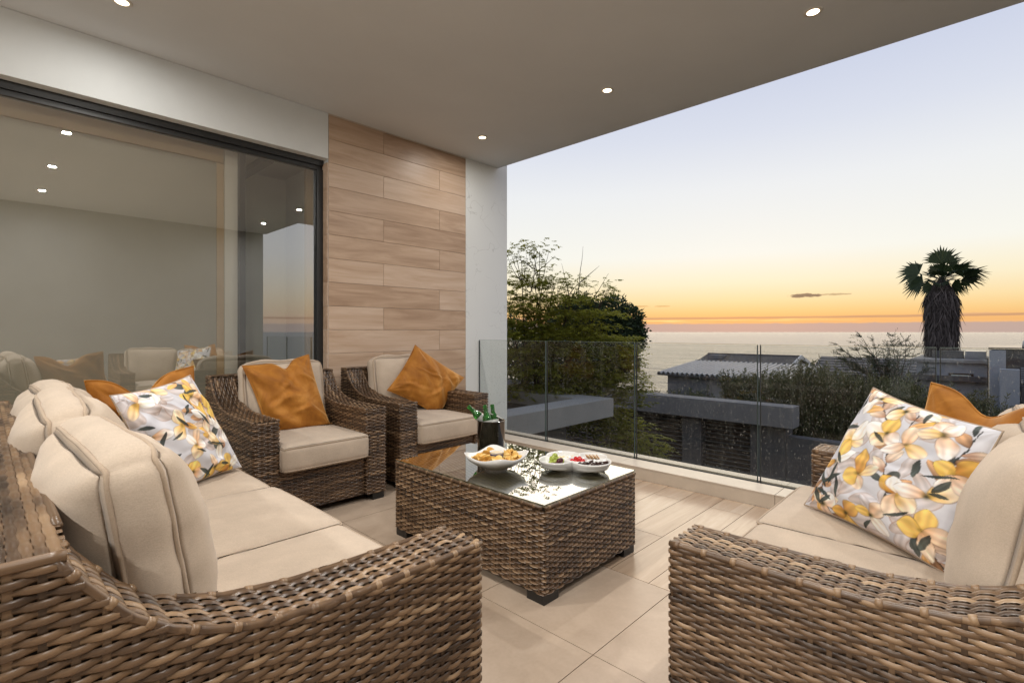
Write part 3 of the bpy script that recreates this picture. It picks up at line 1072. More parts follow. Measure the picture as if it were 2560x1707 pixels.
# ================================================================== scatter pillows
def pillow(name, mat, corners, thick, label, cat, seed=0, n=46, chop=None, group=None, cols=None, wr=0.006, floor_z=None):
    """square scatter pillow from its four real corner positions (bottom-a, bottom-b, top-b, top-a)"""
    c = [np.array(p, float) for p in corners]
    cen = sum(c) / 4
    c = [p - cen for p in c]
    nrm = np.cross(c[1] - c[0], c[3] - c[0]); nrm /= np.linalg.norm(nrm)
    rr = np.random.default_rng(seed)
    ph = rr.uniform(0, 6.28, 10); fr = rr.uniform(4, 12, 10)
    a = np.linspace(-1, 1, n)
    U, V_ = np.meshgrid(a, a, indexing='ij')
    mb = MB()
    for side in (1, -1):
        pin = 0.07
        u = U * (1 - pin * (1 - V_ ** 2) ** 1.0 * np.abs(U) ** 3)
        v = V_ * (1 - pin * (1 - U ** 2) ** 1.0 * np.abs(V_) ** 3)
        up, vp = (u + 1) / 2, (v + 1) / 2
        P = ((1 - up) * (1 - vp))[..., None] * c[0] + (up * (1 - vp))[..., None] * c[1] + (up * vp)[..., None] * c[2] + ((1 - up) * vp)[..., None] * c[3]
        h_ = np.clip(1 - np.abs(U) ** 2.4, 0, 1) ** 0.55 * np.clip(1 - np.abs(V_) ** 2.4, 0, 1) ** 0.55
        edge = np.clip(1 - np.maximum(np.abs(U), np.abs(V_)), 0, 1)
        wn = sum(np.sin(fr[i] * U + fr[i + 1] * V_ + ph[i]) for i in range(6)) / 6
        fold = 0
        for q in range(7):                 # creases: short ridges across the cover
            fu, fv, fa = rr.uniform(-0.75, 0.75), rr.uniform(-0.75, 0.75), rr.normal(0.25, 0.5)
            al = (U - fu) * cos(fa) + (V_ - fv) * sin(fa)
            ac = -(U - fu) * sin(fa) + (V_ - fv) * cos(fa) - 0.18 * al * al
            wq = rr.uniform(0.045, 0.09)
            fold = fold + (np.exp(-(ac / wq) ** 2) - 0.7 * np.exp(-((ac - 1.6 * wq) / wq) ** 2)) * np.exp(-(al / rr.uniform(0.25, 0.5)) ** 2)
        rad_ = np.hypot(1 - np.abs(U), 1 - np.abs(V_))
        pucker = np.sin(14 * np.arctan2(1 - np.abs(U) + 1e-3, 1 - np.abs(V_) + 1e-3) + ph[2]) * np.exp(-rad_ * 3.2)
        z = side * (thick / 2 * h_ * (1 + 0.12 * wn)) + (wr * (wn + 0.8 * fold) + wr * 0.9 * pucker) * np.clip(edge * 4, 0, 1) * side
        if chop is not None:
            cu, cw, dep = chop
            g_ = np.exp(-((U - cu) / cw) ** 2)
            tp = np.clip((V_ + 0.25) / 1.25, 0, 1) ** 1.6
            z = z * (1 - 0.55 * g_ * tp) + side * 0.012 * np.exp(-(((U - cu) / cw - 1.1) ** 2) * 4) * tp
            P = P - (dep * g_ * tp)[..., None] * ((c[3] + c[2]) - (c[0] + c[1])) / np.linalg.norm((c[3] + c[2]) - (c[0] + c[1]))
        Q = P + z[..., None] * nrm
        if floor_z is not None:            # the lower corner is squashed flat on the seat
            Q[..., 2] = np.maximum(Q[..., 2], floor_z - cen[2] + 0.004 * side)
        mb.grid(Q)
    col = None
    if cols is not None:
        col = np.concatenate([cols.reshape(-1, 4), cols[::-1].reshape(-1, 4)])
    o = mb.build(name, mat, None, True, tuple(cen), col)
    weld(o, 0.0006)
    tag(o, label, cat, group)
    # piped seam
    pp = MB()
    pin = 0.07
    e1 = np.linspace(-1, 1, 30)
    loop = [(x, -1) for x in e1[:-1]] + [(1, x) for x in e1[:-1]] + [(x, 1) for x in e1[::-1][:-1]] + [(-1, x) for x in e1[::-1]]
    pts = []
    for U1, V1 in loop:
        u = U1 * (1 - pin * (1 - V1 ** 2) * abs(U1) ** 3); v = V1 * (1 - pin * (1 - U1 ** 2) * abs(V1) ** 3)
        up, vp = (u + 1) / 2, (v + 1) / 2
        p = (1 - up) * (1 - vp) * c[0] + up * (1 - vp) * c[1] + up * vp * c[2] + (1 - up) * vp * c[3]
        if chop is not None:
            cu, cw, dep = chop
            tp = max(0, (V1 + 0.25) / 1.25) ** 1.6
            axis = (c[3] + c[2]) - (c[0] + c[1])
            p = p - dep * math.exp(-((U1 - cu) / cw) ** 2) * tp * axis / np.linalg.norm(axis)
        if floor_z is not None:
            p = np.array([p[0], p[1], max(p[2], floor_z - cen[2])])
        pts.append(p)
    pp.tube(np.array(pts), 0.0032, 6, cap=False)
    s_ = pp.build('seam', M['velvet'] if cols is None else M['piping'], o, True)
    return o


def floral(n, seed):
    """watercolour print: grey ground, petals in white, peach, yellow, dark leaves and fine stems"""
    rr = np.random.default_rng(seed)
    a = np.linspace(0, 1, n)
    U, V_ = np.meshgrid(a, a, indexing='ij')

    def nz(sc_, k=6, s=0):
        q = np.random.default_rng(seed * 77 + s)
        r = 0
        for i in range(k):
            fx, fy = q.normal(0, sc_, 2)
            r = r + np.sin(fx * U + fy * V_ + q.uniform(0, 6.28))
        return r / k
    w1, w2, w3 = nz(22, 8, 1), nz(26, 8, 2), nz(60, 10, 3)
    col = np.empty((n, n, 3))
    col[:] = np.array(srgb(206, 206, 213)[:3])
    col += (0.10 * w1 + 0.05 * w3)[..., None]

    def paint(mask, c):
        col[:] = col * (1 - mask[..., None]) + np.asarray(c) * mask[..., None]

    Wu, Wv = U + 0.010 * w1 + 0.004 * w3, V_ + 0.010 * w2

    def petal(cx, cy, ang, ln, wd, ca, cb, outline, k=1.0, curve=0.0):
        x = (Wu - cx) * cos(ang) + (Wv - cy) * sin(ang)
        y = -(Wu - cx) * sin(ang) + (Wv - cy) * cos(ang)
        x = x / ln; y = y / wd - curve * (x - 0.5) ** 2 + curve * 0.25
        hw = np.sqrt(np.clip(4 * x * (1 - x), 0, 1)) * (0.75 + 0.25 * np.sin(x * 3.0))
        d_ = hw - np.abs(y)
        m_ = np.clip(d_ * 9, 0, 1) * ((x > 0) & (x < 1))
        gx = np.clip(x + 0.35 * w1 + 0.25 * w3, 0, 1)[..., None]
        c_ = np.asarray(ca) * (1 - gx) + np.asarray(cb) * gx
        lum = (1 + 0.16 * w2 + 0.10 * w3 + 0.16 * np.sin(y * 7 + 3 * w1) - 0.30 * np.clip(0.35 - d_, 0, 1))[..., None]
        col[:] = col * (1 - k * m_[..., None]) + c_ * lum * k * m_[..., None]
        if outline is not None:
            ol = np.clip(1 - np.abs(d_ - 0.06) * 11, 0, 1) * ((x > 0) & (x < 1)) * np.clip(0.55 + 0.9 * w1, 0, 1)
            paint(np.clip(ol, 0, 1) * 0.75, outline)

    def S(*q): return srgb(*q)[:3]
    white, cream, peach, yel, ochre, tan = S(252, 251, 250), S(248, 230, 208), S(226, 176, 130), S(230, 184, 92), S(190, 130, 62), S(160, 116, 90)
    dark, olive, brown = S(40, 46, 46), S(112, 104, 40), S(94, 66, 48)
    # back leaves
    for i in range(46):
        petal(rr.uniform(0, 1), rr.uniform(0, 1), rr.uniform(0, 6.28), rr.uniform(0.14, 0.24), rr.uniform(0.04, 0.08), S(214, 210, 214), S(188, 170, 160), tan, 0.8, rr.uniform(-1, 1))
    # stems with paired leaves
    for i in range(8):
        x0, y0, an = rr.uniform(0, 1), rr.uniform(0, 1), rr.uniform(0, 6.28)
        for q in range(7):
            px, py = x0 + cos(an) * q * 0.07, y0 + sin(an) * q * 0.07
            petal(px, py, an, 0.078, 0.0055, dark, dark, None, 0.95)
            for sgn in (-1, 1):
                if rr.uniform() < 0.65:
                    r_ = rr.uniform()
                    ca, cb = [(brown, peach), (tan, cream), (dark, S(90, 96, 92)), (peach, yel)][int(r_ * 4)]
                    petal(px, py, an + sgn * rr.uniform(0.7, 1.2), rr.uniform(0.12, 0.19), rr.uniform(0.024, 0.042), ca, cb, brown if r_ < 0.5 else None, 0.95, sgn * 0.8)
    # flowers on a jittered grid
    g_ = 4
    for i in range(g_):
        for k in range(g_):
            cx, cy = (i + rr.uniform(0.15, 0.85)) / g_, (k + rr.uniform(0.15, 0.85)) / g_
            a0 = rr.uniform(0, 6.28)
            npet = rr.integers(2, 5)
            for p in range(npet):
                r_ = rr.uniform()
                ca, cb = [(yel, cream), (ochre, yel), (cream, white), (peach, cream), (yel, S(246, 206, 110)), (peach, white)][int(r_ * 6)]
                petal(cx, cy, a0 + p * 6.28 / npet + rr.normal(0, 0.25), rr.uniform(0.11, 0.19), rr.uniform(0.036, 0.072), ca, cb, brown, 0.93, rr.uniform(-0.4, 0.4))
            dd = np.hypot(Wu - cx, Wv - cy)
            paint(np.clip(1 - dd / 0.040, 0, 1) * np.clip(0.5 + 1.6 * w3, 0, 1), olive)
            paint(np.clip(1.2 - dd / 0.022, 0, 1) * np.clip(0.5 + 2.0 * w3, 0, 1) * 0.9, dark)
    # dark calligraphic leaves
    for i in range(22):
        petal(rr.uniform(0, 1), rr.uniform(0, 1), rr.uniform(0, 6.28), rr.uniform(0.10, 0.2), rr.uniform(0.010, 0.024), dark, S(74, 84, 80), None, 0.95, rr.uniform(-1.6, 1.6))
    col = np.clip(col, 0.01, 0.86)
    return np.concatenate([col, np.ones((n, n, 1))], -1)


NF = 190
pillow('scatter_pillow', M['floral'], [(2.235, 0.545, 0.50), (1.90, 0.105, 0.49), (1.985, -0.015, 0.90), (2.33, 0.335, 0.968)], 0.16,
       'floral print scatter pillow on the two-seat sofa', 'pillow', 3, NF, None, 'floral scatter pillows', floral(NF, 5), 0.007)
pillow('scatter_pillow', M['floral'], [(0.49, 2.440, 0.50), (0.905, 2.750, 0.497), (0.700, 2.838, 0.968), (0.345, 2.50, 0.930)], 0.16,
       'floral print scatter pillow on the three-seat sofa', 'pillow', 5, NF, None, 'floral scatter pillows', floral(NF, 12), 0.007)
pillow('scatter_pillow', M['velvet'], [(1.36, 3.60, 0.445), (1.80, 3.575, 0.455), (1.71, 3.765, 1.008), (1.235, 3.75, 0.945)], 0.22,
       'burnt orange velvet pillow dented at its top on the armchair by the door', 'pillow', 8, 70, (0.16, 0.22, 0.060), 'orange velvet pillows', None, 0.015, 0.497)
pillow('scatter_pillow', M['velvet'], [(2.340, 3.68, 0.69), (2.79, 3.56, 0.43), (3.15, 3.64, 0.745), (2.665, 3.74, 1.062)], 0.19,
       'burnt orange velvet pillow standing on its corner on the armchair by the tiled wall', 'pillow', 9, 70, None, 'orange velvet pillows', None, 0.012, 0.497)
pillow('scatter_pillow', M['velvet'], [(0.37, 2.93, 0.50), (0.80, 2.92, 0.495), (0.742, 2.95, 1.006), (0.30, 2.80, 0.972)], 0.14,
       'burnt orange velvet pillow behind the floral pillow on the three-seat sofa', 'pillow', 10, 60, (-0.1, 0.35, 0.09), 'orange velvet pillows', None, 0.011)
pillow('scatter_pillow', M['velvet'], [(2.50, 0.30, 0.495), (2.16, -0.12, 0.49), (2.12, -0.24, 0.975), (2.42, 0.172, 0.992)], 0.14,
       'burnt orange velvet pillow behind the floral pillow on the two-seat sofa', 'pillow', 11, 60, (-0.15, 0.33, 0.075), 'orange velvet pillows', None, 0.011)

# ================================================================== on the table
E1 = np.array([0.691, -0.723]); E2 = np.array([0.723, 0.691])   # across / away, for laying out the dishes
# --- square bowl with raised corners
BC = np.array([1.925, 1.955])
ba = math.atan2(E1[1], E1[0]) + radians(8)
bowl = thing('serving_bowl', 'white square ceramic bowl of crisps with flared corners', 'bowl', (BC[0], BC[1], TTOP), ba)
seg = 72
th = np.arange(seg) * 2 * pi / seg


def sq_r(th, k):                       # rounded-square radius, k 0..1 squareness
    p = 2 + 2.6 * k
    return 1.0 / (np.abs(np.cos(th - pi / 4)) ** p + np.abs(np.sin(th - pi / 4)) ** p) ** (1 / p)


def bowl_ring(r, z, k, rise):
    q = sq_r(th, k)
    lift = rise * np.clip((q - 1) / 0.27, 0, 1)
    return np.stack([r * q * np.cos(th), r * q * np.sin(th), np.full(seg, z) + lift], -1)


outer = [bowl_ring(0.052, 0.0, 0, 0), bowl_ring(0.055, 0.010, 0, 0), bowl_ring(0.085, 0.022, 0.3, 0), bowl_ring(0.112, 0.045, 0.8, 0.008), bowl_ring(0.127, 0.068, 1, 0.026)]
inner = [bowl_ring(0.1235, 0.0685, 1, 0.026), bowl_ring(0.107, 0.048, 0.8, 0.008), bowl_ring(0.082, 0.028, 0.3, 0), bowl_ring(0.045, 0.018, 0, 0), bowl_ring(0.001, 0.016, 0, 0)]
b_ = MB(); b_.grid(np.stack(outer + inner), closed=True)
b_.build('dish', M['ceramic'], bowl, True)
bowl.scale = (1.14, 1.14, 1.05)

M['chip'] = tone_mat('potato_crisp', [(0.0, (0.62, 0.30, 0.06, 1)), (0.5, (0.80, 0.50, 0.13, 1)), (1.0, (0.86, 0.66, 0.28, 1))], 0.55)
for i in range(84):
    rr_ = 0.116 * math.sqrt(random.random()); an = random.uniform(0, 2 * pi)
    px, py = rr_ * cos(an), rr_ * sin(an)
    near = (px * -0.70 + py * -0.71)          # how far towards the sofa corner of the table
    if math.hypot(px - 0.005, py - 0.004) < 0.042 or (near > 0 and abs(px * 0.71 - py * 0.70) < 0.026 and near < 0.075):
        continue
    u = np.linspace(-1, 1, 8)
    U, V_ = np.meshgrid(u, u, indexing='ij')
    s_ = random.uniform(0.019, 0.029)
    disc = np.stack([U * np.sqrt(1 - V_ ** 2 / 2), V_ * np.sqrt(1 - U ** 2 / 2)], -1)
    z = s_ * (0.45 * disc[..., 0] ** 2 - random.uniform(0, .5) * disc[..., 1] ** 2 + 0.08 * np.sin(5 * disc[..., 0] + i))
    g_ = MB()
    tn = np.clip(0.5 + 0.25 * np.sin(4 * disc[..., 0] + i) + random.uniform(-.25, .25), 0, 1)
    g_.grid(np.concatenate([disc * s_, z[..., None]], -1), tn)
    o = g_.build('potato_crisp', M['chip'], None, True, (BC[0] + px, BC[1] + py, TTOP + 0.046 + 0.024 * random.random() + 0.20 * max(0, rr_ - 0.05)))
    o.rotation_euler = (random.uniform(-.8, .8), random.uniform(-.8, .8), random.uniform(0, 6.28))
    so_ = o.modifiers.new('thickness', 'SOLIDIFY'); so_.thickness = 0.0012
    tag(o, 'golden potato crisp in the square white bowl', 'crisp', 'crisps in the bowl')

# --- dip tub with a printed band
dip = thing('dip_tub', 'plastic tub of pale dip with a navy band among the crisps', 'tub', (BC[0] + 0.004, BC[1] + 0.003, TTOP + 0.038), 0)
M['navy'] = simple('navy_print', (0.030, 0.035, 0.16), 0.35)
M['violet'] = simple('violet_print', (0.20, 0.17, 0.42), 0.35)
M['dip'] = simple('dip', (0.78, 0.60, 0.38), 0.5, 0.1, 60)
k = MB(); k.lathe([(0.030, 0.0), (0.0345, 0.026)], 32); k.build('violet_band', M['violet'], dip, True)
k = MB(); k.lathe([(0.0346, 0.026), (0.0367, 0.046)], 32); k.build('navy_band', M['navy'], dip, True)
k = MB(); k.lathe([(0.0369, 0.046), (0.0372, 0.053), (0.0395, 0.0535), (0.0395, 0.056), (0.0365, 0.056), (0.036, 0.048)], 32); k.build('rim', M['ceramic'], dip, True)
k = MB(); k.lathe([(0.0358, 0.049), (0.02, 0.0515), (0.0004, 0.052)], 32); k.build('dip', M['dip'], dip, True)
cu = bpy.data.curves.new('lettering', 'FONT')
cu.body = 'LANC'; cu.size = 0.0145; cu.align_x = 'LEFT'; cu.resolution_u = 3
tmp = bpy.data.objects.new('lettering_src', cu); C.objects.link(tmp)
dg = bpy.context.evaluated_depsgraph_get()
tm = bpy.data.meshes.new_from_object(tmp.evaluated_get(dg))
bpy.data.objects.remove(tmp)
toward = math.atan2(-(BC[1]), -(BC[0]))
for vtx in tm.vertices:
    a_ = toward + 0.05 + vtx.co.x / 0.037
    zz = 0.0315 + vtx.co.y
    r_ = 0.0346 + (0.0367 - 0.0346) * (zz - 0.026) / 0.020 + 0.0004
    vtx.co = (r_ * cos(a_), r_ * sin(a_), zz)
tm.materials.append(M['ceramic'])
lt = bpy.data.objects.new('lettering', tm); C.objects.link(lt); lt.parent = dip

# --- lobed platter
PC = np.array([2.215, 1.655])
pa = math.atan2(E1[1], E1[0])
plat = thing('lobed_platter', 'white ceramic swirl platter divided for fruit and snacks', 'platter', (PC[0], PC[1], TTOP), pa)
lobes = [(-0.098, -0.022, 0.092), (0.088, -0.050, 0.105), (-0.045, 0.066, 0.098), (0.026, 0.022, 0.058), (0.108, 0.050, 0.082)]


def union_r(t_):
    rs = np.linspace(0.02, 0.24, 200)
    x, y = rs * cos(t_), rs * sin(t_)
    ins = np.zeros(200, bool)
    for cx, cy, r in lobes:
        ins |= np.hypot(x - cx, y - cy) < r
    return rs[ins].max() if ins.any() else 0.05


ta = np.arange(160) * 2 * pi / 160
Ro = np.array([union_r(t_) for t_ in ta])
for _ in range(3):
    Ro = (np.roll(Ro, 1) + 2 * Ro + np.roll(Ro, -1)) / 4
fr_ = np.linspace(0.02, 1, 46)
X_ = fr_[:, None] * (Ro * np.cos(ta))[None]; Y_ = fr_[:, None] * (Ro * np.sin(ta))[None]
q = np.stack([np.hypot(X_ - cx, Y_ - cy) - r for cx, cy, r in lobes], 0)
inc = np.hypot(X_ - lobes[3][0], Y_ - lobes[3][1]) - lobes[3][2]
oth = np.sort(np.delete(q, 3, 0), axis=0)
wall_ = np.where(inc < 0, -inc, np.minimum((oth[1] - oth[0]) * 0.5, inc))
wall_ = np.minimum(wall_, (1 - fr_[:, None]) * Ro[None])
hgt = 0.012 + 0.037 * np.exp(-(wall_ / 0.009) ** 1.7) + 0.010 * fr_[:, None] ** 6
top_ = np.stack([X_, Y_, hgt], -1)
und = [np.stack([Ro * s_ * np.cos(ta), Ro * s_ * np.sin(ta), np.full(160, z_)], -1) for s_, z_ in ((1.004, 0.052), (0.97, 0.040), (0.86, 0.018), (0.66, 0.006), (0.60, 0.0005))]
p_ = MB(); p_.grid(np.concatenate([top_, np.stack(und)]), closed=True)
p_.build('dish', M['ceramic'], plat, True)


def on_plate(a, b2, z):
    c_, s_ = cos(pa), sin(pa)
    return (PC[0] + a * c_ - b2 * s_, PC[1] + a * s_ + b2 * c_, TTOP + z)


def blob(name, mat, loc, r, label, cat, group, sq=(1, 1, 1), rot=(0, 0, 0), seed=0, rough_=0.0, cap_=None):
    rr = np.random.default_rng(seed)
    nu, nv = 14, 9
    t_ = np.linspace(0.02, pi - 0.02, nv)[:, None]; p2 = np.arange(nu)[None] * 2 * pi / nu
    R_ = r * (1 + rough_ * rr.normal(0, 1, (nv, nu)))
    P = np.stack([R_ * np.sin(t_) * np.cos(p2) * sq[0], R_ * np.sin(t_) * np.sin(p2) * sq[1], R_ * np.cos(t_) * sq[2] * np.ones_like(p2)], -1)
    mb = MB(); mb.grid(P, closed=True)
    o = mb.build(name, mat, None, True, loc)
    o.rotation_euler = rot
    return tag(o, label, cat, group)


M['grape_g'] = simple('green_grape', (0.36, 0.42, 0.07), 0.22, 0.15, 40)
M['grape_r'] = simple('red_grape', (0.075, 0.012, 0.022), 0.2, 0.25, 40)
M['tomato'] = simple('tomato_skin', (0.55, 0.02, 0.022), 0.14, 0.1, 40)
M['cracker'] = simple('cracker', (0.50, 0.27, 0.11), 0.7, 0.2, 80)
M['cracker2'] = simple('cracker_filling', (0.80, 0.68, 0.50), 0.7, 0.1, 80)
M['choc'] = simple('dark_dried_meat', (0.045, 0.018, 0.013), 0.45, 0.3, 60)
M['cheese'] = simple('pale_cheese', (0.80, 0.66, 0.36), 0.5, 0.06, 40)
gp = [(-0.120, 0.012, 0.024), (-0.100, 0.020, 0.026), (-0.124, -0.012, 0.026), (-0.102, -0.004, 0.030), (-0.110, 0.006, 0.047), (-0.092, 0.012, 0.044), (-0.100, 0.018, 0.060), (-0.058, 0.012, 0.030), (-0.116, 0.020, 0.044)]
for i, (a_, b2, z_) in enumerate(gp):
    blob('green_grape', M['grape_g'], on_plate(a_, b2, z_ + 0.006), 0.0146, 'round green grape heaped in the platter', 'grape', 'green grapes on the platter', (1, 1, 1.12), (random.random(), random.random(), 0), i)
rp = [(-0.118, -0.040, 0.024), (-0.096, -0.036, 0.026), (-0.076, -0.030, 0.026), (-0.090, -0.056, 0.024), (-0.068, -0.050, 0.024), (-0.082, -0.030, 0.042), (-0.072, -0.020, 0.044), (-0.056, -0.060, 0.022)]
for i, (a_, b2, z_) in enumerate(rp):
    blob('red_grape', M['grape_r'], on_plate(a_, b2, z_ + 0.006), 0.0142, 'dark red grape heaped in the platter', 'grape', 'red grapes on the platter', (1, 1, 1.1), (random.random(), random.random(), 0), i + 20)
for i in range(12):
    a_, b2 = lobes[3][0] + 0.036 * cos(i * 2.4) * math.sqrt((i + .5) / 12), lobes[3][1] + 0.036 * sin(i * 2.4) * math.sqrt((i + .5) / 12)
    blob('cherry_tomato', M['tomato'], on_plate(a_, b2, 0.034 + 0.013 * (i < 4)), 0.0128, 'small shiny cherry tomato in the platter', 'tomato', 'cherry tomatoes on the platter', seed=i)
for i in range(7):
    o = boxobj('cracker', M['cracker'] if i % 2 == 0 else M['cracker2'], -0.0022, 0.0022, -0.021, 0.021, -0.021, 0.021, None, 0.0015)
    o.location = on_plate(0.086 + i * 0.0095, 0.050 - 0.002 * i, 0.042)
    o.rotation_euler = (0.05 * i, radians(-24), pa + radians(8))
    tag(o, 'thin square cracker standing in a row on the platter', 'cracker', 'crackers on the platter')
for i in range(22):
    a_ = 0.020 + 0.150 * (i / 21.0) + random.uniform(-.006, .006)
    b2 = -0.062 + random.uniform(-0.020, 0.024) + 0.028 * abs(i / 21.0 - 0.4)
    blob('dried_meat_slice', M['choc'], on_plate(a_, b2, 0.032 + 0.016 * random.random()), 0.0125, 'dark slice of dried meat in the platter', 'snack', 'dried meat slices on the platter', (1.35, 0.7, 0.45), (random.uniform(-.9, .9), random.uniform(-.9, .9), random.random() * 6), i, 0.16)
for i, (a_, b2) in enumerate([(-0.105, 0.072), (-0.075, 0.092), (-0.048, 0.100), (-0.020, 0.092), (0.0, 0.104)]):
    o = boxobj('cheese_slice', M['cheese'], -0.016, 0.016, -0.007, 0.007, -0.002, 0.002, None, 0.001)
    o.location = on_plate(a_, b2, 0.040)
    o.rotation_euler = (0.4 - 0.2 * i, -0.5 + 0.25 * i, pa + 0.5 * i)
    tag(o, 'pale slice of cheese at the back of the platter', 'cheese', 'cheese slices on the platter')

# --- ice bucket with beer bottles
BK = np.array([2.287, 2.372])
bk = thing('ice_bucket', 'dark polished steel ice bucket on the glass table', 'bucket', (BK[0], BK[1], TTOP))
k = MB(); k.lathe([(0.0005, 0.0), (0.086, 0.0), (0.089, 0.004), (0.089, 0.164), (0.0915, 0.168), (0.0885, 0.171), (0.0850, 0.166), (0.085, 0.01), (0.0005, 0.008)], 48)
k.build('shell', M['steel'], bk, True)
M['ice'] = simple('dark_water', (0.03, 0.035, 0.035), 0.08)
k = MB(); k.lathe([(0.0005, 0.105), (0.0848, 0.105)], 40); k.build('water', M['ice'], bk, True)
m, t, b, _ = newmat('green_bottle_glass')
b.inputs['Base Color'].default_value = (0.03, 0.26, 0.03, 1)
b.inputs['Roughness'].default_value = 0.04
b.inputs['Transmission Weight'].default_value = 0.75
b.inputs['Coat Weight'].default_value = 0.4
M['bottle'] = m
M['foil'] = simple('silver_foil', (0.65, 0.66, 0.64), 0.3, 0.05, metal=0.6)
for i, (dx, dy, lean, az_, sc_, lab) in enumerate([
        (-0.006, 0.028, 46, 135, 1.0, 'green beer bottle leaning far out over the bucket rim'),
        (-0.036, -0.020, 12, 100, 1.0, 'green beer bottle standing nearly upright against the bucket side'),
        (0.012, -0.030, 16, 75, 1.0, 'green beer bottle standing in the middle of the bucket')]):
    bt = thing('beer_bottle', lab, 'bottle', (BK[0] + dx, BK[1] + dy, TTOP + (0.135 if i == 0 else 0.095)))
    bt.rotation_euler = mathutils.Vector((sin(radians(lean)) * cos(radians(az_)), sin(radians(lean)) * sin(radians(az_)), cos(radians(lean)))).to_track_quat('Z', 'Y').to_euler()
    k = MB(); k.lathe([(0.0005, -0.02), (0.0285, -0.02), (0.030, -0.015), (0.030, 0.085), (0.026, 0.105), (0.015, 0.125), (0.0125, 0.160), (0.0135, 0.165), (0.0135, 0.175), (0.010, 0.178), (0.0005, 0.178)], 24)
    k.build('glass', M['bottle'], bt, True)
    k = MB(); k.lathe([(0.0302, 0.030), (0.0302, 0.078)], 24); k.build('paper_label', M['foil'], bt, True)
    k = MB(); k.lathe([(0.0142, 0.128), (0.0132, 0.158)], 20); k.build('neck_foil', M['bottle'], bt, True)
M['tongs'] = simple('steel_tongs', (0.62, 0.62, 0.60), 0.18, 0.02, metal=1.0)
k = MB()
pts = np.array([[2.335, 2.310, TTOP + 0.172], [2.290, 2.362, TTOP + 0.205], [2.250, 2.415, TTOP + 0.232]])
k.tube(pts - np.array([BK[0], BK[1], TTOP]), 0.0045, 8)
o = k.build('ice_tongs', M['tongs'], None, True, (BK[0], BK[1], TTOP))
tag(o, 'slim steel tongs lying across the ice bucket rim', 'tongs')

# ================================================================== outside: ground, sea
M['earth'] = simple('garden_ground', (0.045, 0.050, 0.028), 0.95, 0.4, 0.6)
gx = [3.99, 14, 24, 34, 60, 120, 260, 600]
gz = [-3.3, -3.3, -3.6, -4.6, -11, -24, -48, -90]
gy = np.linspace(-600, 600, 25)
P = np.array([[(x, y, z) for y in gy] for x, z in zip(gx, gz)])
g_ = MB(); g_.grid(P)
o = g_.build('ground', M['earth'])
tag(o, None, None, None, 'structure')
m, t, b, _ = newmat('sea_water')
b.inputs['Base Color'].default_value = (0.060, 0.082, 0.102, 1)
b.inputs['Roughness'].default_value = 0.30
b.inputs['Specular IOR Level'].default_value = 0.10
c_ = N(t, 'ShaderNodeTexCoord')
mp = N(t, 'ShaderNodeMapping'); mp.inputs['Scale'].default_value = (0.05, 0.012, 0.05); mp.inputs['Rotation'].default_value = (0, 0, radians(20))
t.links.new(c_.outputs['Object'], mp.inputs[0])
mp2 = N(t, 'ShaderNodeMapping'); mp2.inputs['Scale'].default_value = (0.004, 0.0006, 0.004); mp2.inputs['Rotation'].default_value = (0, 0, radians(46))
t.links.new(c_.outputs['Object'], mp2.inputs[0])
hh = math_(t, 'ADD', math_(t, 'MULTIPLY', noise(t, mp.outputs[0], 1.0, 6, 0.65), 1.0), math_(t, 'MULTIPLY', noise(t, mp2.outputs[0], 1.0, 4, 0.6), 4.0))
bump(t, b, hh, 0.9, 9.0)
M['sea'] = m
g_ = MB()
aa = np.linspace(radians(-80), radians(80), 41)
rr_ = np.array([150, 400, 1000, 3000, 9000, 27000, 60000])
g_.grid(np.array([[(r * cos(a_), r * sin(a_), -47.0 - 0.0 * r) for a_ in aa] for r in rr_]))
o = g_.build('sea', M['sea'])
tag(o, None, None, None, 'structure')

fac = boxobj('lower_storey', M['grey_wall'], -3.8, 3.985, -2.0, YW - 0.005, -3.4, -0.31)
tag(fac, 'grey plaster storey below the balcony', 'wall')

# ================================================================== outside: neighbouring structures
M['concrete'] = simple('pale_render', (0.26, 0.257, 0.253), 0.85, 0.10, 1.2, 0.15, 40)
M['dark_render'] = simple('charcoal_render', (0.085, 0.083, 0.085), 0.85, 0.14, 1.0, 0.15, 40)
M['gravel'] = simple('dark_roof_gravel', (0.030, 0.027, 0.020), 0.95, 0.35, 30)
fr = thing('roof_parapet', 'pale grey parapet frame round a dark flat roof below the balcony', 'parapet', (8.08, 5.12, -0.05))
pf = MB()
pf.prism([(-3.74, 0.0), (0.0, 0.0), (0.0, 8.0), (-0.50, 8.0), (-0.50, 0.50), (-3.74, 0.50)], 'z', -0.335, 0.0)
bevel(pf.build('parapet_frame', M['concrete'], fr), 0.006)
boxobj('roof_deck', M['gravel'], -3.74, -0.50, 0.501, 8.0, -0.33, -0.24, fr)
boxobj('wall', M['dark_render'], -3.74, -0.62, 0.62, 8.0, -3.3, -0.336, fr)

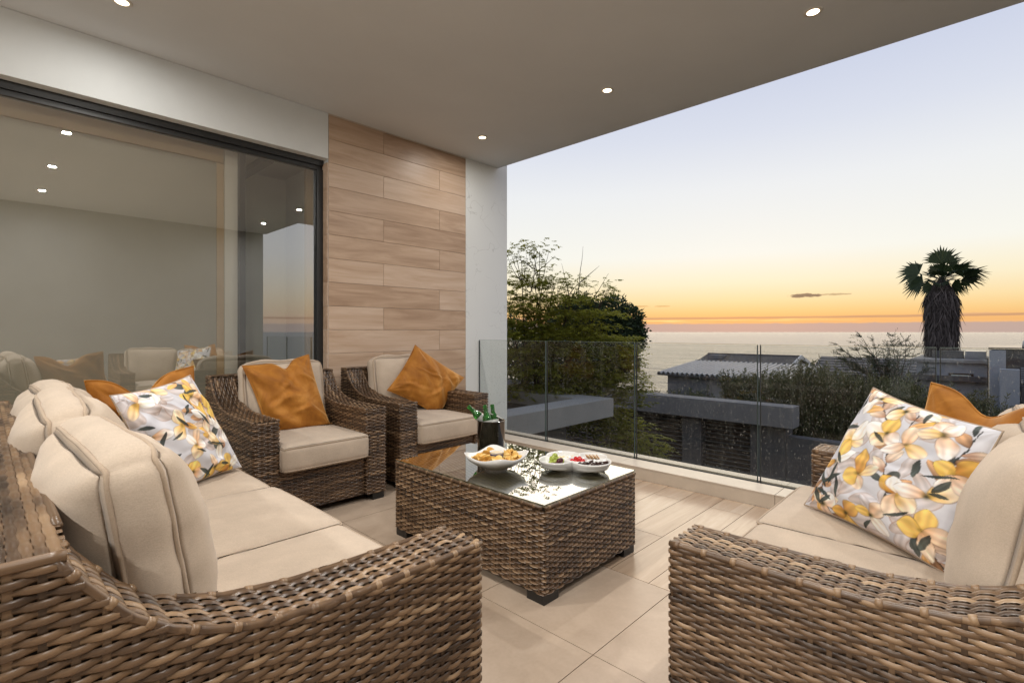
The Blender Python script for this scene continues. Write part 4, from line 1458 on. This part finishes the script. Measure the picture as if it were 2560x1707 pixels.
gb = thing('garage_block', 'long grey roof beam over slatted charcoal screens across the yard', 'building', (13.08, 3.43, -0.6))
M['beam'] = simple('mid_grey_render', (0.17, 0.168, 0.17), 0.85, 0.12, 1.0, 0.15, 40)
bevel(boxobj('roof_beam', M['beam'], 0.0, 0.55, 0.0, 11.0, -0.5, 0.0, gb), 0.01)
boxobj('wall', M['dark_render'], 0.30, 0.9, 0.24, 1.05, -2.8, -0.5005, gb)
boxobj('wall', M['dark_render'], 0.28, 0.9, 2.305, 2.84, -2.8, -0.5005, gb)
boxobj('back_panel', M['core'], 0.60, 0.70, 1.05, 2.305, -2.8, -0.5005, gb)
boxobj('back_panel', M['core'], 0.60, 0.70, 2.84, 9.0, -2.8, -0.5005, gb)
M['slat'] = simple('dark_aluminium_slat', (0.13, 0.125, 0.12), 0.3, 0.1)
for y0, y1 in ((1.052, 2.303), (2.842, 4.60), (4.72, 6.6), (6.7, 8.9)):
    for k in range(19):
        z_ = -0.60 - 0.112 * k
        s_ = MB()
        s_.prism([(-0.028, 0.018), (-0.022, 0.026), (0.030, -0.018), (0.024, -0.026)], 'y', -(y1 - y0) / 2, (y1 - y0) / 2)
        o = s_.build('slat', M['slat'], gb, False, (0.40, (y0 + y1) / 2, z_))
yw = thing('yard_wall', 'low charcoal wall running along the foot of the dark hedge', 'wall', (13.40, -6.0, -3.3))
boxobj('wall_body', M['dark_render'], 0.0, 0.35, 0.0, 9.66, 0.0, 1.95, yw)

# house with a ribbed metal roof
M['metal_roof'] = simple('ribbed_metal_roof', (0.25, 0.26, 0.28), 0.35, 0.08, 2)
M['house_wall'] = simple('grey_house_wall', (0.17, 0.175, 0.19), 0.85, 0.08, 1)
h1 = thing('house', 'grey house with a ribbed metal roof in front of the sea', 'house', (24.0, 7.0, -3.6))
boxobj('wall', M['house_wall'], 0.35, 4.6, -0.5, 5.2, 0.0, 2.58, h1)
boxobj('fascia', M['dark_render'], 0.02, 0.14, -1.0, 5.6, 2.55, 2.66, h1)
boxobj('window', M['dark_render'], 0.33, 0.349, 0.9, 1.9, 1.0, 2.1, h1)
boxobj('door_panel', M['concrete'], 0.33, 0.349, 2.3, 2.9, 0.2, 2.2, h1)
rf = MB()
yy = np.arange(-1.0, 5.61, 0.05)
ribz = 0.06 * np.clip(np.cos(2 * pi * yy / 0.25) * 1.6, -1, 1)
sl_ = np.linspace(0, 1, 3)
rf.grid(np.array([[(4.6 * s_, y_, 2.67 + 0.40 * s_ + r_) for y_, r_ in zip(yy, ribz)] for s_ in sl_]))
o = rf.build('roof', M['metal_roof'], h1)
so_ = o.modifiers.new('thickness', 'SOLIDIFY'); so_.thickness = 0.03
boxobj('ridge_flashing', M['concrete'], 4.56, 4.72, -1.0, 5.6, 3.10, 3.16, h1)

# house with a dark tiled gable roof
M['tile_roof'] = simple('dark_roof_tile', (0.060, 0.062, 0.070), 0.6, 0.25, 8)
M['white_trim'] = simple('white_timber', (0.62, 0.62, 0.62), 0.6, 0.04)
h2 = thing('house', 'house with a dark tiled gable roof and white bargeboards', 'house', (34.0, 8.5, -5.0))
RH, EH, RUN = 4.69, 3.88, 3.4
boxobj('wall', M['house_wall'], -RUN + 0.5, RUN - 0.5, 0.35, 5.2, 0.0, 3.85, h2)
gbl = MB(); gbl.prism([(-RUN + 0.4, 3.86), (RUN - 0.4, 3.86), (0, RH - 0.10)], 'y', 0.25, 0.36)
gbl.build('gable', M['white_trim'], h2)
for s in (-1, 1):
    for kx in range(14):
        a0, a1 = kx / 14, (kx + 1) / 14
        x0_, x1_ = s * RUN * (1 - a0), s * RUN * (1 - a1)
        z0_, z1_ = EH + (RH - EH) * a0, EH + (RH - EH) * a1
        c_ = MB()
        c_.prism([(x0_, z0_ + 0.035), (x1_, z1_), (x1_, z1_ - 0.05), (x0_, z0_ - 0.05)], 'y', 0.0, 5.6)
        c_.build('tile_course', M['tile_roof'], h2)
    bb_ = MB()
    bb_.prism([(s * RUN, EH + 0.06), (0, RH + 0.08), (0, RH - 0.14), (s * RUN, EH - 0.16)], 'y', -0.07, -0.004)
    bb_.build('bargeboard', M['white_trim'], h2)
boxobj('ridge_cap', M['tile_roof'], -0.09, 0.09, 0.0, 5.6, RH - 0.02, RH + 0.06, h2)
ch_ = boxobj('chimney', M['house_wall'], -1.1, -0.2, 4.25, 5.15, RH - 0.75, RH - 0.02, h2)
lw = MB()
for kx in range(8):
    a0, a1 = kx / 8, (kx + 1) / 8
    lw.prism([(-1.2 + 3.2 * a0, 3.35 + 1.0 * a0 + 0.035), (-1.2 + 3.2 * a1, 3.35 + 1.0 * a1), (-1.2 + 3.2 * a1, 3.3 + a1), (-1.2 + 3.2 * a0, 3.3 + a0)], 'y', -6.5, -0.6)
h3 = thing('house', 'low dark tiled roof between the gable house and the palm', 'house', (32.0, 8.0, -4.6))
lw.build('roof', M['tile_roof'], h3)
boxobj('wall', M['house_wall'], -0.9, 2.0, -6.3, -0.7, 0.0, 3.2, h3)

# modern white-grey building behind the palm
M['blue_grey'] = simple('blue_grey_render', (0.30, 0.325, 0.37), 0.8, 0.06, 2)
M['window_pale'] = simple('pale_window_glass', (0.55, 0.60, 0.55), 0.1)  # plain pale pane colour
h4 = thing('house', 'flat roofed blue-grey modern house beyond the palm trunk', 'house', (20.0, 0.2, -3.6))
boxobj('upper_wall', M['blue_grey'], 0.30, 4.0, -0.02, 1.6, 2.75, 3.84, h4)
boxobj('roof_slab', M['concrete'], 0.16, 4.2, -0.02, 1.75, 3.845, 3.93, h4)
boxobj('roof_unit', M['dark_render'], 1.2, 1.9, 0.55, 1.3, 3.931, 4.16, h4)
boxobj('roof_unit', M['metal_roof'], 1.2, 2.4, 0.02, 0.5, 3.931, 4.17, h4)
boxobj('canopy', M['dark_render'], 0.02, 0.299, -0.02, 1.75, 3.30, 3.45, h4)
boxobj('lower_wall', M['dark_render'], 0.20, 4.0, -0.02, 1.75, 0.0, 2.749, h4)
f_ = boxobj('window', M['black_metal'], 0.27, 0.299, 0.28, 0.84, 3.30 - 0.02, 3.53, h4)
boxobj('pane', M['window_pale'], -0.012, -0.0152, -0.22, 0.22, -0.08, 0.08, f_)
f2_ = boxobj('window', M['black_metal'], 0.17, 0.199, 0.50, 0.72, 2.45, 2.72, h4)
boxobj('pane', M['window_pale'], -0.012, -0.0152, -0.07, 0.07, -0.09, 0.09, f2_)

h5 = thing('house', 'tall pale walled house with dark roof edge at the balustrade end', 'house', (19.0, -3.5, -3.6))
boxobj('upper_block', M['dark_render'], 1.0, 5.0, 0.0, 3.60, 2.0, 4.26, h5)
boxobj('roof_edge', M['black_metal'], 0.92, 5.05, -0.05, 3.66, 4.262, 4.33, h5)
boxobj('corner_pier', M['blue_grey'], 0.72, 0.999, 3.30, 3.64, 0.0, 4.25, h5)
boxobj('screen_wall', M['blue_grey'], -0.3, 0.10, 3.05, 3.43, 0.0, 3.78, h5)
boxobj('screen_wall', M['blue_grey'], 0.101, 0.95, 3.18, 3.28, 0.0, 3.70, h5)
for k in range(9):
    boxobj('louvre_blade', M['blue_grey'], 0.94, 0.995, 0.1, 3.0, 3.36 + 0.05 * k, 3.385 + 0.05 * k, h5)
boxobj('lower_wall', M['dark_render'], 0.6, 0.999, 0.0, 3.0, 0.0, 3.30, h5)
k = MB(); k.lathe([(0.0005, 0.30), (0.05, 0.28), (0.12, 0.16), (0.13, 0.0), (0.0005, 0.0)], 16)
o = k.build('vent_cowl', M['white_trim'], h5, True, (1.3, 2.84, 4.331))

# ================================================================== vegetation
def leaves(mb, P, Dn, Up, ln, wd, tone):
    """diamond leaves: base P, direction Dn, width along cross(Dn, Up)"""
    n = len(P)
    Dn = Dn / (np.linalg.norm(Dn, axis=1)[:, None] + 1e-9)
    Sd = np.cross(Dn, Up); Sd /= np.linalg.norm(Sd, axis=1)[:, None] + 1e-9
    Nn = np.cross(Sd, Dn)
    ln = np.broadcast_to(ln, (n,))[:, None]; wd = np.broadcast_to(wd, (n,))[:, None]
    V = np.stack([P, P + Dn * ln * 0.45 + Sd * wd / 2 + Nn * ln * 0.06, P + Dn * ln, P + Dn * ln * 0.45 - Sd * wd / 2 + Nn * ln * 0.06], 1)
    F = np.arange(n * 4).reshape(n, 4)
    mb.add(V.reshape(-1, 3), F, np.repeat(np.clip(tone, 0, 1), 4))


def unit(n, r_=rng):
    v_ = r_.normal(0, 1, (n, 3))
    return v_ / np.linalg.norm(v_, axis=1)[:, None]


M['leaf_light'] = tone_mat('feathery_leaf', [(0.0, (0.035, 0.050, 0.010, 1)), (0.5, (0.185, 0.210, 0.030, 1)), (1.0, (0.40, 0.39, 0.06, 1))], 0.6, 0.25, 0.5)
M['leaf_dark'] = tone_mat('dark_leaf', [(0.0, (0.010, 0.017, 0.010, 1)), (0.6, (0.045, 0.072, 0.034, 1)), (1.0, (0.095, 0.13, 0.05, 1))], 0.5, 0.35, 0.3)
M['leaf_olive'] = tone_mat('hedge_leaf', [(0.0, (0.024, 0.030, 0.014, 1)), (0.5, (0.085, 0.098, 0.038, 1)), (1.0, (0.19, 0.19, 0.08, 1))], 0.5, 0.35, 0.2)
M['bark'] = simple('bark', (0.060, 0.045, 0.034), 0.9, 0.25, 9, 0.5, 30)


def limb(mb, a, b, r0, r1, wob=0.08, n=9, r_=rng):
    a, b = np.array(a, float), np.array(b, float)
    t_ = np.linspace(0, 1, n)[:, None]
    L_ = np.linalg.norm(b - a)
    off = np.cumsum(r_.normal(0, wob * L_ / n, (n, 3)), axis=0) * np.sin(t_ * pi)
    pts = a + (b - a) * t_ + off
    mb.tube(pts, np.linspace(r0, r1, n), 6)
    return pts


def frond_leaf(mb, base, d, ln, tone, r_):
    """a feathery compound leaf: leaflets in two ranks along an arching stalk"""
    n = 8
    t_ = np.linspace(0.10, 1, n)
    d = d / np.linalg.norm(d)
    P = base + d * (t_ * ln)[:, None] + np.array([0, 0, -1.0]) * (0.25 * ln * t_ ** 2)[:, None]
    dirs = np.gradient(P, axis=0); dirs /= np.linalg.norm(dirs, axis=1)[:, None]
    sd_ = np.cross(dirs, np.array([0, 0, 1.0])); sd_ /= np.linalg.norm(sd_, axis=1)[:, None] + 1e-6
    PP, DD, UU, TT, LL = [], [], [], [], []
    for s in (-1, 1):
        PP.append(P); DD.append(dirs * 0.45 + sd_ * s + r_.normal(0, 0.35, (n, 3)) - np.array([0, 0, 0.20])); UU.append(np.broadcast_to(np.array([0, 0, 1.0]), (n, 3)))
        TT.append(np.clip(tone + r_.normal(0, 0.12, n), 0, 1)); LL.append(ln * 0.34 * np.sin(0.35 + t_ * 2.5))
    leaves(mb, np.concatenate(PP), np.concatenate(DD), np.concatenate(UU), np.concatenate(LL), np.concatenate(LL) * 0.66, np.concatenate(TT))


# feathery tree beside the parapet
r1 = np.random.default_rng(21)
T0 = np.array([8.75, 7.9, -3.3])
ft = thing('feathery_tree', 'feathery light green tree rising beside the white wing wall', 'tree', tuple(T0))
tk, cr = MB(), MB()
trunk = limb(tk, (0, 0, 0), (-0.2, -0.5, 2.2), 0.16, 0.11, 0.05, 9, r1)
clumps = []
# clump centres (world), radius, flattened layers
spec = [((8.0, 7.0, 1.75), 0.8), ((7.7, 7.35, 1.2), 0.9), ((8.4, 6.6, 1.35), 0.85), ((8.8, 6.1, 1.15), 0.75), ((8.1, 6.95, 0.6), 1.0), ((8.7, 6.3, 0.55), 0.9),
        ((9.1, 5.9, 0.35), 0.75), ((7.8, 7.4, 0.1), 1.0), ((8.5, 6.7, -0.15), 0.95), ((9.0, 6.1, -0.2), 0.7), ((8.2, 7.3, -0.55), 0.9), ((9.35, 5.75, 0.75), 0.5),
        ((9.4, 5.55, 0.0), 0.5), ((8.9, 6.4, -0.6), 0.6), ((9.2, 5.9, -0.75), 0.5), ((9.35, 5.55, -1.05), 0.5), ((9.6, 5.25, -1.3), 0.45), ((9.5, 5.5, -1.6), 0.45), ((9.0, 6.0, -1.6), 0.55), ((9.2, 5.7, -2.0), 0.5),
        ((7.6, 7.5, 2.1), 0.55), ((7.95, 7.0, 2.35), 0.40), ((8.0, 6.85, 2.85), 0.30), ((7.65, 7.2, 2.75), 0.25), ((8.55, 6.35, 2.05), 0.42), ((9.05, 5.95, 2.05), 0.30), ((8.3, 6.7, 2.2), 0.35)]
for cpos, rad_ in spec:
    c_ = np.array(cpos) - T0
    br = limb(tk, trunk[r1.integers(5, 9)], c_, 0.045 * rad_ + 0.012, 0.006, 0.10, 8, r1)
    for q in range(4):
        d_ = unit(1, r1)[0]; d_[2] = abs(d_[2]) * 0.4
        limb(tk, br[-2], c_ + d_ * rad_ * 0.9, 0.010, 0.003, 0.12, 6, r1)
    nf = int((560 * (rad_ / 0.8) ** 2 + 30) * (0.42 if cpos[2] > 1.9 else 1.0))
    # leaves sit on layered sprays
    for q in range(nf):
        d_ = unit(1, r1)[0]
        lay = r1.integers(0, 4) / 3 - 0.5
        p = c_ + np.array([d_[0], d_[1], 0]) * rad_ * r1.uniform(0.15, 1.0) + np.array([0, 0, lay * rad_ * 1.1 + r1.normal(0, 0.05)])
        dd_ = np.array([d_[0], d_[1], r1.uniform(-0.1, 0.35)])
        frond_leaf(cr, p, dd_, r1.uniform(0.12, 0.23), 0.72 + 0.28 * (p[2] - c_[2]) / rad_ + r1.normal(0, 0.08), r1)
# bare twigs at the top
for a_, b2 in (((8.6, 6.3, 1.9), (8.62, 6.2, 2.95)), ((8.62, 6.28, 2.2), (8.9, 5.98, 2.55)), ((8.5, 6.45, 1.8), (8.35, 6.55, 2.6)), ((8.7, 6.2, 1.8), (9.2, 5.75, 2.15)), ((7.9, 7.0, 2.0), (7.98, 6.88, 2.85)), ((8.0, 6.95, 2.4), (8.2, 6.6, 2.75)), ((7.95, 7.0, 2.5), (7.6, 7.3, 2.8)), ((8.75, 6.15, 1.7), (9.05, 5.85, 2.4)), ((8.45, 6.5, 1.9), (8.75, 6.2, 2.3))):
    limb(tk, np.array(a_) - T0, np.array(b2) - T0, 0.012, 0.002, 0.10, 8, r1)
tk.build('trunk', M['bark'], ft, True)
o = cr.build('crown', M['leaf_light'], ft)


def clump_tree(name, label, base, h0, clumps_, mat, seed, nleaf, ln, wd, group=None, up=0.0, cat='tree', tr=0.18, shell=0.55):
    r_ = np.random.default_rng(seed)
    base = np.array(base, float)
    t_ = thing(name, label, cat, tuple(base), 0, group)
    tk_, cr_ = MB(), MB()
    tp = limb(tk_, (0, 0, 0), (0, 0, h0), tr, tr * 0.7, 0.04, 8, r_)
    tot = sum(r * r for _, r in clumps_)
    for cpos, rad in clumps_:
        c_ = np.array(cpos) - base
        limb(tk_, tp[r_.integers(4, 8)], c_, tr * 0.35, 0.02, 0.10, 8, r_)
        n = int(nleaf * rad * rad / tot)
        d_ = unit(n, r_)
        k_ = (shell + (1 - shell) * r_.random(n)) * (1 + 0.16 * np.sin(d_[:, 0] * 9 + d_[:, 2] * 7 + seed) + 0.10 * np.sin(d_[:, 1] * 17 + d_[:, 0] * 11))
        P = c_ + d_ * (rad * k_)[:, None] * np.array([1, 1, 0.86])
        Dn = d_ + r_.normal(0, 0.6, (n, 3)) + np.array([0, 0, up])
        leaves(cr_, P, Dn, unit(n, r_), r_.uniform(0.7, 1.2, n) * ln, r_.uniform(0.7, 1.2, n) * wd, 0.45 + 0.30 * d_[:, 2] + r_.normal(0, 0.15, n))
    tk_.build('trunk', M['bark'], t_, True)
    cr_.build('crown', mat, t_)
    return t_


# dark round tree behind it
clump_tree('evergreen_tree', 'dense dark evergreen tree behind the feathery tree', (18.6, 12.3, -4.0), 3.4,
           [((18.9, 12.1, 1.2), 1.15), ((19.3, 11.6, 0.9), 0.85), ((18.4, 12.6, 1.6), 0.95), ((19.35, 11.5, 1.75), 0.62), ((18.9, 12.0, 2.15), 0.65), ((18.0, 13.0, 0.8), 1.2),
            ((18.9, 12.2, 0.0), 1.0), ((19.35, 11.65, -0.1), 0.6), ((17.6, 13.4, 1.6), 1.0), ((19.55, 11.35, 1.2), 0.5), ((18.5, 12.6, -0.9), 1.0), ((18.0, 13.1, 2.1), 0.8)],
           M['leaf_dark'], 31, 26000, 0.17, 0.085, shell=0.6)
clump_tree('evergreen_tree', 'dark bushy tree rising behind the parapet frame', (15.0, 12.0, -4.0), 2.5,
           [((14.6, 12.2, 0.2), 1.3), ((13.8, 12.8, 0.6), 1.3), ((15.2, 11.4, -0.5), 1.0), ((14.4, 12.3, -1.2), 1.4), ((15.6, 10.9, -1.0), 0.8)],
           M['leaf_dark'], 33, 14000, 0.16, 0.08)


def bush(name, label, box, nstem, mat, seed, cat='hedge', leafn=34, hvar=0.35, core=True, ln=0.10):
    """dense shrub: upright leafy shoots standing on a dark inner mass"""
    r_ = np.random.default_rng(seed)
    x0, x1, y0, y1, z0, z1 = box
    t_ = thing(name, label, cat, ((x0 + x1) / 2, (y0 + y1) / 2, z0))
    cx, cy = (x0 + x1) / 2, (y0 + y1) / 2
    cr_, st = MB(), MB()
    for i in range(nstem):
        x, y = r_.uniform(x0, x1), r_.uniform(y0, y1)
        face = r_.random()
        if face < 0.45:
            x = x0 + abs(r_.normal(0, 0.15))
        hh_ = (z1 - z0) * (1 - 0.35 * r_.random() ** 2) + hvar * r_.random() ** 3 + 0.16 * math.sin(y * 2.1) + 0.1 * math.sin(y * 5.3 + 1)
        if x < x0 + 0.3:
            zb = z0 + r_.random() * (hh_ - 0.4)
        else:
            zb = z0 + hh_ * r_.uniform(0.45, 0.8)
        ztop = min(z0 + hh_, zb + r_.uniform(0.5, 1.2))
        lean = r_.normal(0, 0.16, 2) - np.array([0.10 if x < x0 + 0.3 else 0, 0])
        a = np.array([x - cx, y - cy, zb - z0]); bq = a + np.array([lean[0], lean[1], ztop - zb])
        tq = r_.random(leafn) ** 0.8
        P = a + (bq - a) * tq[:, None]
        an = r_.uniform(0, 2 * pi, leafn)
        Dn = np.stack([np.cos(an), np.sin(an), r_.uniform(0.5, 1.6, leafn)], -1)
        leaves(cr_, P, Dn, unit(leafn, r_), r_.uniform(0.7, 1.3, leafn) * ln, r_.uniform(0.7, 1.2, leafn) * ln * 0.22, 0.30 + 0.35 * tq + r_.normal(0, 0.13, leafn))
        if i % 4 == 0:
            st.tube(np.stack([a, (a + bq) / 2, bq]), [0.007, 0.005, 0.002], 4)
    cr_.build('foliage', mat, t_)
    st.build('shoots', M['bark'], t_, True)
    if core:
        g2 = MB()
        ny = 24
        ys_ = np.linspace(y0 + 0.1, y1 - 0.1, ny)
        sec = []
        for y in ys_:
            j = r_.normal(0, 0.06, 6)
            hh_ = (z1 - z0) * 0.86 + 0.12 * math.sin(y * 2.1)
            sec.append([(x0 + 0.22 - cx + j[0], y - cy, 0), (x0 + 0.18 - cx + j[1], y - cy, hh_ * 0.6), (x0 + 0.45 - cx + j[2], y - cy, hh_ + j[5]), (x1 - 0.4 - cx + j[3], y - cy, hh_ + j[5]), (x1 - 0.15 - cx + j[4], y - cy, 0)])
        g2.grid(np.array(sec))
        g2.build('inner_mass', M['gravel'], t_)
    return t_


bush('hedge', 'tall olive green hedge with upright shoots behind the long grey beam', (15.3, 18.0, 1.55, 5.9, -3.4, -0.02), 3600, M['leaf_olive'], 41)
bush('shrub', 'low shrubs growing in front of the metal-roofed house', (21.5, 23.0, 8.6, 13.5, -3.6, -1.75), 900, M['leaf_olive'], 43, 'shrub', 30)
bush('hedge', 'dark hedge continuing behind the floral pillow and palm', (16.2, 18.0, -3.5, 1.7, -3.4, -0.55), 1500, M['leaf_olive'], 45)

# flat-topped tree with fine sprays
r2 = np.random.default_rng(55)
B0 = np.array([20.3, 2.2, -3.6])
at_ = thing('spreading_tree', 'wispy spreading tree with fine sprays beside the palm', 'tree', tuple(B0))
tk, cr = MB(), MB()
tpt = limb(tk, (0, 0, 0), (0, 0.1, 2.9), 0.12, 0.08, 0.04, 8, r2)
for i in range(64):
    yy_ = r2.uniform(-1.0, 1.9)
    zz_ = 4.70 - 0.30 * abs(yy_ - 0.55) - r2.random() ** 0.8 * 1.9
    if i < 9:
        yy_, zz_ = [(1.75, 4.32), (1.55, 4.1), (0.9, 4.60), (0.3, 4.62), (-0.2, 4.48), (1.8, 3.95), (1.6, 3.75), (-0.85, 3.5), (0.6, 4.5)][i]
    e_ = np.array([r2.uniform(-0.9, 0.9), yy_, zz_])
    br = limb(tk, tpt[r2.integers(4, 8)], e_, 0.022, 0.004, 0.12, 10, r2)
    for q in range(34):
        k_ = r2.integers(3, 10)
        d_ = np.array([r2.normal(0, .5), (br[-1] - br[0])[1] * 0.5 + r2.normal(0, .4), r2.uniform(-.1, .6)])
        d_ /= np.linalg.norm(d_)
        sp_ = r2.uniform(0.16, 0.36)
        n = 14
        tq = np.linspace(0, 1, n)
        P = br[k_] + d_ * (tq * sp_)[:, None]
        an = np.arange(n) * 2.4
        Dn = d_ * 0.9 + np.stack([np.cos(an), np.sin(an), np.full(n, 0.3)], -1) * 0.8
        leaves(cr, P, Dn, unit(n, r2), 0.055, 0.020, 0.35 + r2.normal(0, 0.12, n))
tk.build('trunk', M['bark'], at_, True)
cr.build('crown', M['leaf_dark'], at_)

# fan palm with its skirt of dead leaves
r3 = np.random.default_rng(61)
PB = np.array([22.0, 1.31, -3.6])
pm = thing('fan_palm', 'tall fan palm with a shaggy grey skirt of dead leaves', 'palm tree', tuple(PB))
tk = MB()
zz_ = np.linspace(0, 6.25, 24)
tk.tube(np.stack([0.03 * np.sin(zz_), 0.05 * np.sin(zz_ * 0.8), zz_], -1), np.linspace(0.30, 0.16, 24), 12)
tk.build('trunk', M['bark'], pm, True)
M['dead'] = tone_mat('dead_palm_leaf', [(0.0, (0.022, 0.019, 0.017, 1)), (0.5, (0.075, 0.065, 0.060, 1)), (1.0, (0.17, 0.15, 0.14, 1))], 0.8, 0.2)
sk = MB()
core_ = MB()
zs = np.array([4.15, 4.3, 4.8, 5.4, 5.9, 6.12, 6.32, 6.6])
rs = np.array([0.24, 0.28, 0.29, 0.30, 0.33, 0.30, 0.17, 0.05])
core_.lathe(np.stack([rs, zs], -1), 24)
n = 5200
zst = 4.25 + 2.25 * r3.random(n)
an = r3.uniform(0, 2 * pi, n)
rad_ = np.interp(zst, zs, rs) + r3.normal(0.02, 0.03, n)
P = np.stack([rad_ * np.cos(an), rad_ * np.sin(an), zst], -1)
outw = np.stack([np.cos(an), np.sin(an), np.zeros(n)], -1)
sdw = np.stack([-np.sin(an), np.cos(an), np.zeros(n)], -1)
Dn = outw * r3.uniform(0.02, 0.28, n)[:, None] + sdw * r3.normal(0, 0.25, n)[:, None] + np.array([0, 0, -1.0])
leaves(sk, P, Dn, outw + r3.normal(0, 0.3, (n, 3)), r3.uniform(0.25, 0.75, n), r3.uniform(0.020, 0.05, n), 0.48 + r3.normal(0, 0.22, n))
o = core_.build('skirt_core', M['gravel'], pm, True)
o = sk.build('skirt', M['dead'], pm)
M['palm_leaf'] = tone_mat('palm_leaf', [(0.0, (0.014, 0.025, 0.012, 1)), (0.6, (0.040, 0.068, 0.026, 1)), (1.0, (0.10, 0.11, 0.035, 1))], 0.45, 0.4, 0.25)
crown_c = np.array([0.0, 0.0, 6.5])
# (sideways, upward, towards the sea) direction of each fan, blade twist, size
fans = [(0.02, 0.98, -0.10, 6, 1.15), (0.42, 0.85, 0.30, 60, 0.85), (-0.42, 0.80, 0.35, 105, 0.80), (-0.86, 0.45, -0.1, 80, 1.05), (-0.95, 0.0, 0.1, 65, 1.0),
        (-0.66, -0.36, -0.2, 70, 0.72), (0.78, 0.62, 0.0, 30, 1.05), (0.96, 0.30, -0.15, 18, 1.15), (0.97, 0.02, 0.15, 20, 1.1), (0.70, -0.32, -0.1, 55, 0.80),
        (0.05, 0.45, -0.85, 12, 0.80), (-0.45, 0.40, -0.70, 25, 0.8), (0.42, 0.38, -0.72, -20, 0.8), (0.1, 0.3, 0.9, 10, 0.8), (-0.4, 0.0, -0.8, 30, 0.65), (0.4, 0.0, -0.8, -30, 0.65), (-0.2, 0.75, 0.5, 60, 0.7), (0.15, 0.70, -0.5, 40, 0.8)]
for i, (fy, fz, fx, tw, ln_) in enumerate(fans):
    d_ = np.array([fx, -fy, fz]); d_ /= np.linalg.norm(d_)
    pl = (0.34 + 0.30 * r3.random()) * ln_
    stalk = crown_c + np.linspace(0, 1, 7)[:, None] * d_ * pl + np.array([0, 0, -1.0]) * (np.linspace(0, 1, 7)[:, None] ** 2) * 0.06
    fm = MB()
    fm.tube(stalk, np.linspace(0.018, 0.010, 7), 5, 0.5)
    tip = stalk[-1]
    side_v = np.cross(d_, np.array([0, 0, 1.0])); side_v /= np.linalg.norm(side_v) + 1e-6
    upv = np.cross(side_v, d_)
    nb = 20
    fa = np.radians(np.linspace(-74, 74, nb))
    tilt = radians(tw)
    sv = side_v * cos(tilt) + upv * sin(tilt)
    DD = d_ * np.cos(fa)[:, None] + sv * np.sin(fa)[:, None]
    L_ = 0.58 * ln_ * (0.75 + 0.25 * np.cos(fa)) * r3.uniform(0.9, 1.1, nb)
    nrm_ = np.cross(d_, sv)
    wv_ = L_ * 0.115
    # rigid half, then drooping tips
    mid = tip + DD * (L_ * 0.62)[:, None]
    sdv = np.cross(DD, nrm_); sdv /= np.linalg.norm(sdv, axis=1)[:, None]
    end = mid + DD * (L_ * 0.42)[:, None] + np.array([0, 0, -1.0]) * (L_ * r3.uniform(0.05, 0.38, nb))[:, None]
    tipb = np.broadcast_to(tip, (nb, 3))
    V = np.stack([tipb, mid + sdv * (wv_ / 2)[:, None], end, mid - sdv * (wv_ / 2)[:, None]], 1)
    fm.add(V.reshape(-1, 3), np.arange(nb * 4).reshape(nb, 4), np.repeat(np.clip(0.42 + r3.normal(0, 0.15, nb), 0, 1), 4))
    fm.build('fan_leaf', M['palm_leaf'], pm)

print('objects', len(bpy.data.objects), 'tris', sum(len(o.data.polygons) * 2 for o in bpy.data.objects if o.type == 'MESH'))
